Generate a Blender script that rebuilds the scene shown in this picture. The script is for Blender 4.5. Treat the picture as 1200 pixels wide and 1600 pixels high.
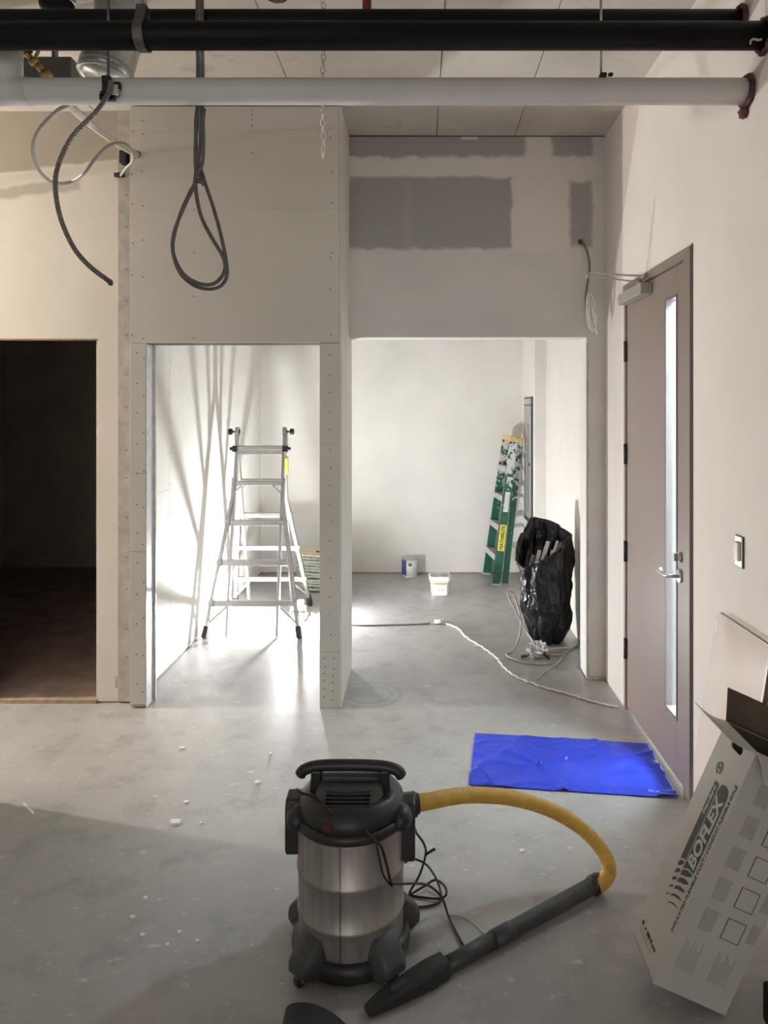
import bpy, bmesh, math, random
from mathutils import Vector, Matrix, Euler, noise

for o in list(bpy.data.objects):
    bpy.data.objects.remove(o)
SC = bpy.context.scene
COL = SC.collection
RND = random.Random(7)

# ------------------------------------------------------------------ camera
FPX, CX, CY, CAMH = 1120.0, 656.0, 640.0, 1.76      # focal length and principal point in a 1200x1600 frame
cam_d = bpy.data.cameras.new('camera')
cam = bpy.data.objects.new('camera', cam_d)
COL.objects.link(cam)
cam.location = (0, 0, CAMH)
cam.rotation_euler = (math.pi / 2, 0, 0)
cam_d.sensor_fit = 'AUTO'
cam_d.sensor_width = 36.0
cam_d.lens = FPX * 36.0 / 1600.0
cam_d.shift_x = -(CX - 600.0) / 1600.0
cam_d.shift_y = -(800.0 - CY) / 1600.0
cam_d.clip_start = 0.05
cam_d.clip_end = 60
SC.camera = cam

# ------------------------------------------------------------------ light and exposure
SC.view_settings.view_transform = 'Standard'
SC.view_settings.look = 'None'
SC.view_settings.gamma = 1.0
SC.view_settings.use_curve_mapping = False
SC.view_settings.exposure = 0.54
SC.cycles.max_bounces = 10
SC.cycles.diffuse_bounces = 6
SC.cycles.use_denoising = True
SC.cycles.sample_clamp_indirect = 6.0

world = bpy.data.worlds.new('world')
SC.world = world
world.use_nodes = True
world.node_tree.nodes['Background'].inputs[0].default_value = (1.0, 0.975, 0.95, 1)
world.node_tree.nodes['Background'].inputs[1].default_value = 1.6


def point_light(name, loc, power, col, radius):
    d = bpy.data.lights.new(name, 'POINT')
    d.energy = power
    d.color = col
    d.shadow_soft_size = radius
    o = bpy.data.objects.new(name, d)
    o.location = loc
    COL.objects.link(o)
    return o


WORK = (-1.03, 6.0, 0.115)
point_light('work_light_bulb', WORK, 138, (0.97, 0.985, 1.0), 0.035)
point_light('corridor_bulb', (-5.0, 4.06, 2.7), 275, (1.0, 0.925, 0.84), 0.05)
hd = bpy.data.lights.new('hall_lamp', 'AREA')
hd.energy = 480
hd.color = (0.86, 0.95, 1.0)
hd.shape = 'RECTANGLE'
hd.size = 0.5
hd.size_y = 2.4
ho = bpy.data.objects.new('hall_lamp', hd)
ho.location = (2.1, 3.4, 2.95)
COL.objects.link(ho)


# ------------------------------------------------------------------ helpers
def at(px, py, d):
    """the point at depth d whose place in the 1200x1600 frame is (px, py)"""
    return Vector(((px - CX) * d / FPX, d, CAMH + (CY - py) * d / FPX))


def fl(px, py, h=0.0):
    d = FPX * (CAMH - h) / (py - CY)
    return Vector(((px - CX) * d / FPX, d, h))


def spline(pts, n=8, closed=False):
    pts = [Vector(p) for p in pts]
    out = []
    m = len(pts)
    rng = m if closed else m - 1
    for i in range(rng):
        if closed:
            p0, p1, p2, p3 = pts[(i - 1) % m], pts[i], pts[(i + 1) % m], pts[(i + 2) % m]
        else:
            p1, p2 = pts[i], pts[i + 1]
            p0 = pts[i - 1] if i else p1 * 2 - p2
            p3 = pts[i + 2] if i + 2 < m else p2 * 2 - p1
        for k in range(n):
            t = k / n
            out.append(0.5 * ((2 * p1) + (p2 - p0) * t + (2 * p0 - 5 * p1 + 4 * p2 - p3) * t * t
                              + (3 * p1 - p0 - 3 * p2 + p3) * t ** 3))
    if not closed:
        out.append(pts[-1])
    return out


def root_matrix(o):
    m = Matrix.Identity(4)
    while o is not None:
        m = o.matrix_basis @ m
        o = o.parent
    return m


class MB:
    def __init__(self):
        self.v, self.f, self.s, self.mi = [], [], [], []
        self.cur = 0

    def add(self, vs, fs, smooth=False, M=None):
        b = len(self.v)
        for p in vs:
            p = Vector(p)
            self.v.append(M @ p if M is not None else p)
        for f in fs:
            self.f.append([b + i for i in f])
            self.s.append(smooth)
            self.mi.append(self.cur)
        return self

    def box(self, c, s, M=None):
        c = Vector(c)
        h = Vector(s) / 2
        vs = [Vector((x, y, z)) for x in (-1, 1) for y in (-1, 1) for z in (-1, 1)]
        vs = [Vector((c.x + p.x * h.x, c.y + p.y * h.y, c.z + p.z * h.z)) for p in vs]
        fs = [(0, 1, 3, 2), (4, 6, 7, 5), (0, 4, 5, 1), (2, 3, 7, 6), (0, 2, 6, 4), (1, 5, 7, 3)]
        return self.add(vs, fs, False, M)

    def ext(self, x0, x1, y0, y1, z0, z1, M=None):
        return self.box(((x0 + x1) / 2, (y0 + y1) / 2, (z0 + z1) / 2), (x1 - x0, y1 - y0, z1 - z0), M)

    def beam(self, a, b, w, d, up=(0, 0, 1), M=None):
        """a bar from a to b; w along the side vector, d along the up-ish vector"""
        a, b = Vector(a), Vector(b)
        z = (b - a)
        L = z.length
        z.normalize()
        x = z.cross(Vector(up))
        if x.length < 1e-4:
            x = z.cross(Vector((0, 1, 0)))
        x.normalize()
        y = x.cross(z)
        R = Matrix((x, y, z)).transposed().to_4x4()
        R.translation = (a + b) / 2
        return self.box((0, 0, 0), (w, d, L), (M @ R) if M is not None else R)

    def tube(self, pts, r, n=8, cap=True, closed=False, M=None):
        pts = [Vector(p) for p in pts]
        m = len(pts)
        rs = r if isinstance(r, (list, tuple)) else [r] * m
        tang = []
        for i in range(m):
            if closed:
                t = pts[(i + 1) % m] - pts[i - 1]
            else:
                t = pts[min(i + 1, m - 1)] - pts[max(i - 1, 0)]
            if t.length < 1e-9:
                t = Vector((0, 0, 1))
            tang.append(t.normalized())
        ref = Vector((0, 0, 1)) if abs(tang[0].z) < 0.9 else Vector((1, 0, 0))
        x = tang[0].cross(ref).normalized()
        vs = []
        for i in range(m):
            x = (x - tang[i] * x.dot(tang[i]))
            if x.length < 1e-6:
                x = tang[i].orthogonal()
            x.normalize()
            y = tang[i].cross(x)
            for k in range(n):
                a = 2 * math.pi * k / n
                vs.append(pts[i] + (x * math.cos(a) + y * math.sin(a)) * rs[i])
        fs = []
        for i in range(m if closed else m - 1):
            j = (i + 1) % m
            for k in range(n):
                q = (k + 1) % n
                fs.append((i * n + k, i * n + q, j * n + q, j * n + k))
        if cap and not closed:
            fs.append(tuple(range(n))[::-1])
            fs.append(tuple((m - 1) * n + k for k in range(n)))
        return self.add(vs, fs, True, M)

    def cyl(self, a, b, r, n=16, r2=None, M=None):
        b0 = len(self.v)
        self.tube([a, b], [r, r if r2 is None else r2], n, True, False, M)
        self.s[-1] = self.s[-2] = False
        return self

    def lathe(self, prof, n=32, M=None, smooth=True):
        vs, fs = [], []
        m = len(prof)
        for r, z in prof:
            for k in range(n):
                a = 2 * math.pi * k / n
                vs.append((r * math.cos(a), r * math.sin(a), z))
        for i in range(m - 1):
            for k in range(n):
                q = (k + 1) % n
                fs.append((i * n + k, i * n + q, (i + 1) * n + q, (i + 1) * n + k))
        if prof[0][0] > 1e-6:
            fs.append(tuple(range(n))[::-1])
        if prof[-1][0] > 1e-6:
            fs.append(tuple((m - 1) * n + k for k in range(n)))
        return self.add(vs, fs, smooth, M)

    def prism(self, poly, a, b, plane='XZ', M=None):
        """polygon (2-D) extruded from a to b along the remaining axis"""
        def P(u, v, w):
            return {'XZ': (u, w, v), 'XY': (u, v, w), 'YZ': (w, u, v)}[plane]
        n = len(poly)
        vs = [P(u, v, a) for u, v in poly] + [P(u, v, b) for u, v in poly]
        fs = [tuple(range(n)), tuple(range(n, 2 * n))[::-1]]
        for i in range(n):
            j = (i + 1) % n
            fs.append((i, j, n + j, n + i))
        return self.add(vs, fs, False, M)

    def ellipsoid(self, c, r, n=20, m=12, M=None):
        vs, fs = [], []
        for i in range(m + 1):
            t = math.pi * i / m
            for k in range(n):
                a = 2 * math.pi * k / n
                vs.append((c[0] + r[0] * math.sin(t) * math.cos(a), c[1] + r[1] * math.sin(t) * math.sin(a), c[2] + r[2] * math.cos(t)))
        for i in range(m):
            for k in range(n):
                q = (k + 1) % n
                fs.append((i * n + k, i * n + q, (i + 1) * n + q, (i + 1) * n + k))
        return self.add(vs, fs, True, M)

    def text(self, body, size, M, depth=0.0004, offset=0.0, align='LEFT', spacing=1.0, width=None):
        cu = bpy.data.curves.new('lettering', 'FONT')
        cu.body = body
        cu.size = size
        cu.extrude = depth
        cu.offset = offset
        cu.align_x = align
        cu.space_character = spacing
        cu.resolution_u = 3
        o = bpy.data.objects.new('lettering', cu)
        COL.objects.link(o)
        dg = bpy.context.evaluated_depsgraph_get()
        dg.update()
        me = bpy.data.meshes.new_from_object(o.evaluated_get(dg))
        vs = [v.co.copy() for v in me.vertices]
        if width:
            w = max(v.x for v in vs) - min(v.x for v in vs)
            for v in vs:
                v.x *= width / w
        self.add(vs, [tuple(p.vertices) for p in me.polygons], False, M)
        bpy.data.objects.remove(o)
        bpy.data.curves.remove(cu)
        bpy.data.meshes.remove(me)
        return self

    def build(self, name, mat, parent=None, local=False, bevel=0.0, seg=2, keep_origin=False, auto=True):
        me = bpy.data.meshes.new(name)
        vs = self.v
        o = bpy.data.objects.new(name, me)
        COL.objects.link(o)
        if parent is not None:
            if not local:
                Mi = root_matrix(parent).inverted()
                vs = [Mi @ p for p in vs]
            o.parent = parent
        elif not keep_origin:
            lo = [min(p[i] for p in vs) for i in range(3)]
            hi = [max(p[i] for p in vs) for i in range(3)]
            org = Vector(((lo[0] + hi[0]) / 2, (lo[1] + hi[1]) / 2, lo[2]))
            vs = [p - org for p in vs]
            o.location = org
        me.from_pydata([tuple(p) for p in vs], [], self.f)
        me.polygons.foreach_set('use_smooth', self.s)
        for m in (mat if isinstance(mat, (list, tuple)) else [mat]):
            me.materials.append(m)
        if isinstance(mat, (list, tuple)):
            me.polygons.foreach_set('material_index', self.mi)
        bm = bmesh.new()
        bm.from_mesh(me)
        bmesh.ops.recalc_face_normals(bm, faces=bm.faces)
        bm.to_mesh(me)
        bm.free()
        me.update()
        if bevel > 0:
            md = o.modifiers.new('bevel', 'BEVEL')
            md.width = bevel
            md.segments = seg
            md.limit_method = 'ANGLE'
            md.angle_limit = math.radians(40)
        return o


def tag(o, label=None, cat=None, group=None, kind=None):
    if label:
        o['label'] = label
    if cat:
        o['category'] = cat
    if group:
        o['group'] = group
    if kind:
        o['kind'] = kind
    return o


def thing(name, label, cat, loc=(0, 0, 0), group=None, kind=None, M=None):
    o = bpy.data.objects.new(name, None)
    o.empty_display_size = 0.1
    COL.objects.link(o)
    if M is not None:
        o.matrix_basis = M
    else:
        o.location = loc
    return tag(o, label, cat, group, kind)


# ------------------------------------------------------------------ materials
def newmat(name):
    m = bpy.data.materials.new(name)
    m.use_nodes = True
    nt = m.node_tree
    return m, nt, nt.nodes['Principled BSDF']


def N(nt, typ, **kw):
    n = nt.nodes.new(typ)
    for k, v in kw.items():
        setattr(n, k, v)
    return n


def L(nt, a, b):
    nt.links.new(a, b)


def objco(nt):
    return N(nt, 'ShaderNodeTexCoord').outputs['Object']


def tex(nt, co, scale, detail=4, rough=0.55, stretch=None):
    if stretch:
        mp = N(nt, 'ShaderNodeMapping')
        mp.inputs['Scale'].default_value = stretch
        L(nt, co, mp.inputs['Vector'])
        co = mp.outputs['Vector']
    n = N(nt, 'ShaderNodeTexNoise')
    n.inputs['Scale'].default_value = scale
    n.inputs['Detail'].default_value = detail
    n.inputs['Roughness'].default_value = rough
    L(nt, co, n.inputs['Vector'])
    return n.outputs['Fac']


def ramp(nt, fac, a, b, ca, cb):
    r = N(nt, 'ShaderNodeValToRGB')
    r.color_ramp.elements[0].position = a
    r.color_ramp.elements[1].position = b
    r.color_ramp.elements[0].color = (*ca, 1)
    r.color_ramp.elements[1].color = (*cb, 1)
    L(nt, fac, r.inputs[0])
    return r.outputs[0]


def math_(nt, op, a, b=None):
    n = N(nt, 'ShaderNodeMath', operation=op)
    for i, x in enumerate((a, b)):
        if x is None:
            continue
        if isinstance(x, (int, float)):
            n.inputs[i].default_value = x
        else:
            L(nt, x, n.inputs[i])
    return n.outputs[0]


def mix(nt, fac, a, b):
    n = N(nt, 'ShaderNodeMix', data_type='RGBA')
    for idx, x in ((0, fac), (6, a), (7, b)):
        if isinstance(x, (int, float)):
            n.inputs[idx].default_value = x
        elif isinstance(x, (tuple, list)):
            n.inputs[idx].default_value = (*x, 1)
        else:
            L(nt, x, n.inputs[idx])
    return n.outputs[2]


def bump(nt, bs, h, strength, dist):
    b = N(nt, 'ShaderNodeBump')
    b.inputs['Strength'].default_value = strength
    b.inputs['Distance'].default_value = dist
    L(nt, h, b.inputs['Height'])
    L(nt, b.outputs[0], bs.inputs['Normal'])


def sstep(nt, x, a, b):
    n = N(nt, 'ShaderNodeMapRange', interpolation_type='SMOOTHSTEP')
    L(nt, x, n.inputs[0])
    n.inputs[1].default_value = a
    n.inputs[2].default_value = b
    return n.outputs[0]


def simple(name, col, rough=0.5, metal=0.0, var=0.12, scale=18, bmp=0.0, bscale=60, coat=0.0, spec=None, stretch=None):
    m, nt, bs = newmat(name)
    co = objco(nt)
    f = tex(nt, co, scale, 4, 0.55, stretch)
    c0 = tuple(max(0, c * (1 - var)) for c in col)
    c1 = tuple(min(1, c * (1 + var)) for c in col)
    L(nt, ramp(nt, f, 0.3, 0.7, c0, c1), bs.inputs['Base Color'])
    bs.inputs['Roughness'].default_value = rough
    bs.inputs['Metallic'].default_value = metal
    if coat:
        bs.inputs['Coat Weight'].default_value = coat
    if spec is not None:
        bs.inputs['Specular IOR Level'].default_value = spec
    if bmp:
        bump(nt, bs, tex(nt, co, bscale, 5), bmp, 0.004)
    return m


def finish(name, base, rects, rough=0.75, var=0.05, mott=2.5, slope=0.0, sx=0.0):
    """a wall finish in world-aligned x/z: base colour and (x0,x1,z0,z1,soft,colour) areas with ragged edges"""
    m, nt, bs = newmat(name)
    co = objco(nt)
    sep = N(nt, 'ShaderNodeSeparateXYZ')
    L(nt, co, sep.inputs[0])
    w1 = math_(nt, 'MULTIPLY', math_(nt, 'SUBTRACT', tex(nt, co, 7, 5, 0.65), 0.5), 0.07)
    w2 = math_(nt, 'MULTIPLY', math_(nt, 'SUBTRACT', tex(nt, co, 9, 5, 0.65, (1, 1, 1.37)), 0.5), 0.07)
    X = math_(nt, 'ADD', sep.outputs[0], w1)
    Z = math_(nt, 'ADD', sep.outputs[2], w2)
    if slope:
        Z = math_(nt, 'SUBTRACT', Z, math_(nt, 'MULTIPLY', math_(nt, 'SUBTRACT', sep.outputs[0], sx), slope))
    mo = tex(nt, co, mott, 5, 0.6)
    c = ramp(nt, mo, 0.3, 0.7, tuple(x * (1 - var) for x in base), tuple(min(1, x * (1 + var)) for x in base))
    for x0, x1, z0, z1, s, colr in rects:
        a = math_(nt, 'MULTIPLY', sstep(nt, X, x0 - s, x0 + s), sstep(nt, X, x1 + s, x1 - s))
        b = math_(nt, 'MULTIPLY', sstep(nt, Z, z0 - s, z0 + s), sstep(nt, Z, z1 + s, z1 - s))
        c = mix(nt, math_(nt, 'MULTIPLY', a, b), c, colr)
    L(nt, c, bs.inputs['Base Color'])
    bs.inputs['Roughness'].default_value = rough
    bs.inputs['Specular IOR Level'].default_value = 0.25
    bump(nt, bs, tex(nt, co, 90, 3), 0.08, 0.002)
    return m


M = {}
M['white_wall'] = finish('white_wall', (0.77, 0.75, 0.715), [])
M['right_wall'] = finish('right_wall', (0.735, 0.695, 0.66), [], mott=1.4)
HB, HD, HL = (0.68, 0.655, 0.625), (0.395, 0.375, 0.36), (0.73, 0.70, 0.665)


def hx(px):
    return (px - CX) * 4.69 / FPX


def hz(py):
    return CAMH + (CY - py) * 4.69 / FPX


def hr(x0, x1, y0, y1, s, c):
    return (hx(x0), hx(x1), hz(y1), hz(y0), s, c)


M['header'] = finish('taped_drywall', HB, [
    hr(530, 925, 200, 246, .02, HD), hr(820, 862, 212, 260, .02, HL), hr(722, 745, 206, 218, .012, HL),
    hr(530, 940, 247, 276, .02, HL),
    hr(538, 801, 277, 388, .015, HD), hr(630, 644, 282, 384, .02, (.43, .41, .385)), hr(736, 742, 282, 384, .02, (.40, .38, .36)),
    hr(800, 890, 276, 392, .015, HL), hr(890, 925, 284, 386, .02, HD)])
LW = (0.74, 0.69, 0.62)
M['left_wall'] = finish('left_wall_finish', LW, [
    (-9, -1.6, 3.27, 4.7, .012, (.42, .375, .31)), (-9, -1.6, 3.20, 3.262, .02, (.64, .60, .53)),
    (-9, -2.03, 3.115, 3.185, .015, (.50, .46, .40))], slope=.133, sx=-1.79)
M['drywall'] = finish('bare_drywall', (0.56, 0.532, 0.49), [], var=0.04, mott=1.5)
M['mud'] = finish('joint_compound', (0.70, 0.67, 0.62), [], var=0.06, mott=4)
M['torn'] = finish('torn_paper', (0.47, 0.43, 0.38), [], var=0.18, mott=14)
M['steel_stud'] = simple('galvanised_stud', (0.62, 0.63, 0.63), 0.38, 0.85, 0.15, 25, 0.1)
M['dark_wall'] = simple('unpainted_dark_wall', (0.58, 0.53, 0.48), 0.9, 0, 0.1, 3)
M['dark_floor'] = simple('brown_subfloor', (0.34, 0.26, 0.23), 0.8, 0, 0.25, 6)
M['gap'] = simple('shadow_gap_board', (0.10, 0.094, 0.086), 0.9)
M['screw'] = simple('screw_head', (0.05, 0.045, 0.04), 0.5, 0.4)
M['wood_strip'] = simple('raw_wood_strip', (0.33, 0.25, 0.17), 0.8, 0, 0.25, 30)
M['taupe'] = simple('taupe_door_paint', (0.235, 0.19, 0.172), 0.42, 0, 0.05, 2.5, spec=0.4)
M['taupe_dark'] = simple('taupe_frame_paint', (0.15, 0.125, 0.115), 0.5, 0, 0.08, 6)
M['chrome'] = simple('satin_chrome', (0.62, 0.60, 0.56), 0.28, 1.0, 0.06)
M['closer'] = simple('closer_grey', (0.36, 0.35, 0.33), 0.45, 0.3, 0.06)
M['hinge'] = simple('dark_hinge', (0.06, 0.055, 0.05), 0.45, 0.4)
M['black_pipe'] = simple('black_steel_pipe', (0.007, 0.0065, 0.0065), 0.5, 0.0, 0.3, 10, 0.05, spec=0.2)
M['white_pipe'] = simple('white_pipe_jacket', (0.70, 0.68, 0.66), 0.5, 0, 0.05, 4)
M['hanger'] = simple('hanger_steel', (0.16, 0.155, 0.15), 0.4, 0.8, 0.2, 30)
M['rod'] = simple('zinc_rod', (0.55, 0.54, 0.52), 0.3, 0.9, 0.1)
M['galv'] = simple('galvanised_duct', (0.52, 0.54, 0.52), 0.3, 0.9, 0.22, 22, 0.15, 12)
M['duct_grey'] = simple('grey_duct', (0.16, 0.155, 0.15), 0.6, 0.3, 0.12, 5)
M['brass'] = simple('brass', (0.50, 0.34, 0.13), 0.35, 0.9, 0.2, 40)
M['cream_tube'] = simple('cream_tube', (0.66, 0.62, 0.54), 0.5)
M['firestop'] = simple('red_firestop_sealant', (0.085, 0.026, 0.032), 0.65, 0, 0.4, 60, 0.5, 60)
M['yellow'] = simple('yellow_tag', (0.50, 0.45, 0.18), 0.6)
M['cable_grey'] = simple('grey_cable_jacket', (0.13, 0.125, 0.12), 0.5, 0.2, 0.2, 30)
M['armour'] = simple('armoured_cable', (0.22, 0.21, 0.19), 0.4, 0.7, 0.15, 60)
M['alu_cable'] = simple('aluminium_cable', (0.80, 0.80, 0.77), 0.35, 0.45, 0.15, 40)
M['pale_cable'] = simple('pale_cable', (0.42, 0.39, 0.34), 0.5, 0.1)
M['chain'] = simple('bright_chain', (0.85, 0.84, 0.80), 0.25, 0.8)
M['black_box'] = simple('black_fitting', (0.015, 0.013, 0.012), 0.6)
M['alu'] = simple('aluminium', (0.47, 0.465, 0.45), 0.42, 0.9, 0.1, 30, 0.05)
M['foot_black'] = simple('black_rubber', (0.03, 0.028, 0.026), 0.7)
M['yellow_label'] = simple('yellow_label', (0.72, 0.66, 0.10), 0.55)
M['lamp_red'] = simple('red_stand', (0.55, 0.06, 0.04), 0.45)
M['green_frp'] = None
M['step_grey'] = simple('grey_step', (0.50, 0.50, 0.48), 0.5, 0.4, 0.2, 40)
M['cap_yellow'] = simple('yellow_cap', (0.66, 0.44, 0.12), 0.55, 0, 0.2, 20)
M['print_dark'] = simple('dark_print', (0.07, 0.068, 0.06), 0.8, 0, 0.1)
M['print_light'] = simple('light_print', (0.55, 0.53, 0.49), 0.8, 0, 0.05)
M['print_faint'] = simple('faint_print', (0.41, 0.385, 0.362), 0.85, 0, 0.1)
M['carton'] = simple('grey_white_carton', (0.52, 0.50, 0.475), 0.85, 0, 0.05, 6)
M['kraft'] = simple('brown_carton_inside', (0.10, 0.075, 0.055), 0.9, 0, 0.12, 8)
M['vac_black'] = simple('black_vacuum_plastic', (0.022, 0.023, 0.023), 0.42, 0, 0.2, 30)
M['vac_grey'] = simple('dark_grey_vacuum_plastic', (0.055, 0.056, 0.056), 0.5, 0, 0.15, 30)
M['vac_pipe'] = simple('charcoal_wand_plastic', (0.05, 0.052, 0.055), 0.5, 0, 0.2, 12)
M['vac_steel'] = simple('stainless_drum', (0.40, 0.37, 0.35), 0.45, 0.65, 0.3, 3, 0.03, 20, stretch=(6, 6, 0.6))
M['hose'] = simple('yellow_hose', (0.66, 0.41, 0.075), 0.5, 0, 0.12, 25)
M['cord_black'] = simple('black_cord', (0.012, 0.011, 0.011), 0.45)
M['can_white'] = simple('white_can_label', (0.74, 0.73, 0.70), 0.5)
M['can_blue'] = simple('blue_can_label', (0.06, 0.085, 0.24), 0.5)
M['tin'] = simple('tin', (0.60, 0.60, 0.58), 0.35, 0.9)
M['pail'] = simple('white_pail_plastic', (0.80, 0.79, 0.76), 0.45)
M['pail_in'] = simple('khaki_compound', (0.42, 0.38, 0.25), 0.7)
M['cord_white'] = simple('white_cord', (0.62, 0.58, 0.52), 0.55, 0, 0.15, 80)
M['foil'] = simple('crumpled_foil', (0.75, 0.75, 0.74), 0.25, 0.95, 0.2, 40)
M['reel_wire'] = simple('green_grey_wire', (0.34, 0.37, 0.32), 0.5, 0.2, 0.3, 30)
M['plywood'] = simple('pale_plywood', (0.62, 0.55, 0.42), 0.7, 0, 0.15, 20)
M['panel_grey'] = simple('panel_grey', (0.42, 0.44, 0.44), 0.45, 0.4, 0.06)
M['scrap'] = simple('white_scrap', (0.62, 0.61, 0.58), 0.7)
M['chip'] = simple('gypsum_chip', (0.80, 0.78, 0.75), 0.9)
M['black_case'] = simple('black_case', (0.006, 0.006, 0.006), 0.7)
M['red_cap'] = simple('red_sprinkler_cap', (0.22, 0.02, 0.02), 0.5)
M['red_label'] = simple('red_label', (0.05, 0.008, 0.007), 0.5)
M['hall'] = simple('hall_paint', (0.80, 0.82, 0.83), 0.8)
M['device'] = simple('white_switch', (0.70, 0.68, 0.63), 0.45)


def mat_floor():
    m, nt, bs = newmat('dusty_concrete')
    co = objco(nt)
    big = tex(nt, co, 0.9, 6, 0.6)
    c = ramp(nt, big, 0.30, 0.70, (0.325, 0.32, 0.318), (0.455, 0.443, 0.43))
    mid = tex(nt, co, 5.5, 7, 0.7)
    c = mix(nt, math_(nt, 'MULTIPLY', sstep(nt, mid, 0.48, 0.68), 0.6), c, (0.27, 0.266, 0.262))
    sm = tex(nt, co, 13, 6, 0.72, (1, 2.2, 1))
    c = mix(nt, math_(nt, 'MULTIPLY', sstep(nt, sm, 0.58, 0.70), 0.65), c, (0.72, 0.705, 0.68))
    sp = tex(nt, co, 60, 3, 0.6)
    c = mix(nt, math_(nt, 'MULTIPLY', sstep(nt, sp, 0.70, 0.78), 0.5), c, (0.70, 0.69, 0.66))
    # a ring mark left on the slab just inside the right opening
    sep = N(nt, 'ShaderNodeSeparateXYZ')
    L(nt, co, sep.inputs[0])
    p = fl(578, 1085)
    for rr in (0.13, 0.19):
        d = math_(nt, 'SQRT', math_(nt, 'ADD', math_(nt, 'POWER', math_(nt, 'SUBTRACT', sep.outputs[0], p.x), 2.0),
                                    math_(nt, 'POWER', math_(nt, 'SUBTRACT', sep.outputs[1], p.y), 2.0)))
        e = math_(nt, 'ABSOLUTE', math_(nt, 'SUBTRACT', d, rr))
        c = mix(nt, math_(nt, 'MULTIPLY', sstep(nt, e, 0.022, 0.004), 0.35), c, (0.22, 0.215, 0.20))
    L(nt, c, bs.inputs['Base Color'])
    L(nt, ramp(nt, mid, 0.3, 0.7, (0.30,) * 3, (0.46,) * 3), bs.inputs['Roughness'])
    bs.inputs['Specular IOR Level'].default_value = 0.6
    bump(nt, bs, tex(nt, co, 45, 6, 0.65), 0.12, 0.003)
    return m


def mat_ceiling():
    m, nt, bs = newmat('concrete_soffit')
    co = objco(nt)
    c = ramp(nt, tex(nt, co, 1.3, 6, 0.6), 0.3, 0.7, (0.47, 0.44, 0.39), (0.66, 0.62, 0.555))
    st = tex(nt, co, 2.6, 6, 0.7)
    c = mix(nt, math_(nt, 'MULTIPLY', sstep(nt, st, 0.56, 0.72), 0.5), c, (0.24, 0.22, 0.19))
    orange = tex(nt, co, 2.2, 4, 0.6, (1, 1.7, 1))
    c = mix(nt, math_(nt, 'MULTIPLY', sstep(nt, orange, 0.64, 0.72), 0.35), c, (0.60, 0.26, 0.08))
    L(nt, c, bs.inputs['Base Color'])
    bs.inputs['Roughness'].default_value = 0.85
    bump(nt, bs, tex(nt, co, 30, 6), 0.15, 0.003)
    return m


def mat_green():
    m, nt, bs = newmat('splattered_green_fibreglass')
    co = objco(nt)
    sep = N(nt, 'ShaderNodeSeparateXYZ')
    L(nt, co, sep.inputs[0])
    sp = tex(nt, co, 22, 4, 0.6)
    h = sstep(nt, sep.outputs[2], 0.55, 1.4)
    thr = math_(nt, 'SUBTRACT', sp, math_(nt, 'SUBTRACT', 0.66, math_(nt, 'MULTIPLY', h, 0.22)))
    c = mix(nt, sstep(nt, thr, 0.0, 0.02), (0.012, 0.105, 0.065), (0.62, 0.62, 0.59))
    L(nt, c, bs.inputs['Base Color'])
    bs.inputs['Roughness'].default_value = 0.45
    return m


def mat_mat():
    m, nt, bs = newmat('blue_plastic_sheet')
    co = objco(nt)
    c = ramp(nt, tex(nt, co, 3.0, 4), 0.3, 0.7, (0.018, 0.04, 0.50), (0.03, 0.065, 0.66))
    dust = tex(nt, co, 5, 6, 0.7, (1, 2, 1))
    c = mix(nt, math_(nt, 'MULTIPLY', sstep(nt, dust, 0.58, 0.75), 0.2), c, (0.25, 0.32, 0.68))
    L(nt, c, bs.inputs['Base Color'])
    bs.inputs['Roughness'].default_value = 0.33
    bs.inputs['Specular IOR Level'].default_value = 0.3
    wn = N(nt, 'ShaderNodeTexNoise')
    wn.inputs['Scale'].default_value = 4.5
    wn.inputs['Detail'].default_value = 3
    wn.inputs['Distortion'].default_value = 1.2
    L(nt, co, wn.inputs['Vector'])
    bump(nt, bs, wn.outputs['Fac'], 0.6, 0.03)
    return m


def mat_bag():
    m, nt, bs = newmat('black_bag_plastic')
    co = objco(nt)
    bs.inputs['Base Color'].default_value = (0.008, 0.008, 0.009, 1)
    bs.inputs['Roughness'].default_value = 0.24
    w = N(nt, 'ShaderNodeTexNoise')
    w.inputs['Scale'].default_value = 9
    w.inputs['Detail'].default_value = 4
    w.inputs['Distortion'].default_value = 1.5
    mp = N(nt, 'ShaderNodeMapping')
    mp.inputs['Scale'].default_value = (1.4, 1.4, 0.55)
    L(nt, co, mp.inputs['Vector'])
    L(nt, mp.outputs[0], w.inputs['Vector'])
    bump(nt, bs, w.outputs['Fac'], 0.8, 0.04)
    return m


def mat_glass(name, col, rough, alpha_mix):
    m, nt, bs = newmat(name)
    bs.inputs['Base Color'].default_value = (*col, 1)
    bs.inputs['Roughness'].default_value = rough
    tr = N(nt, 'ShaderNodeBsdfTransparent')
    tr.inputs[0].default_value = (*col, 1)
    mx = N(nt, 'ShaderNodeMixShader')
    mx.inputs[0].default_value = alpha_mix
    L(nt, tr.outputs[0], mx.inputs[1])
    L(nt, bs.outputs[0], mx.inputs[2])
    L(nt, mx.outputs[0], nt.nodes['Material Output'].inputs[0])
    return m


def mat_emit(name, col, s):
    m, nt, bs = newmat(name)
    bs.inputs['Emission Color'].default_value = (*col, 1)
    bs.inputs['Emission Strength'].default_value = s
    bs.inputs['Base Color'].default_value = (*col, 1)
    return m


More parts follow.
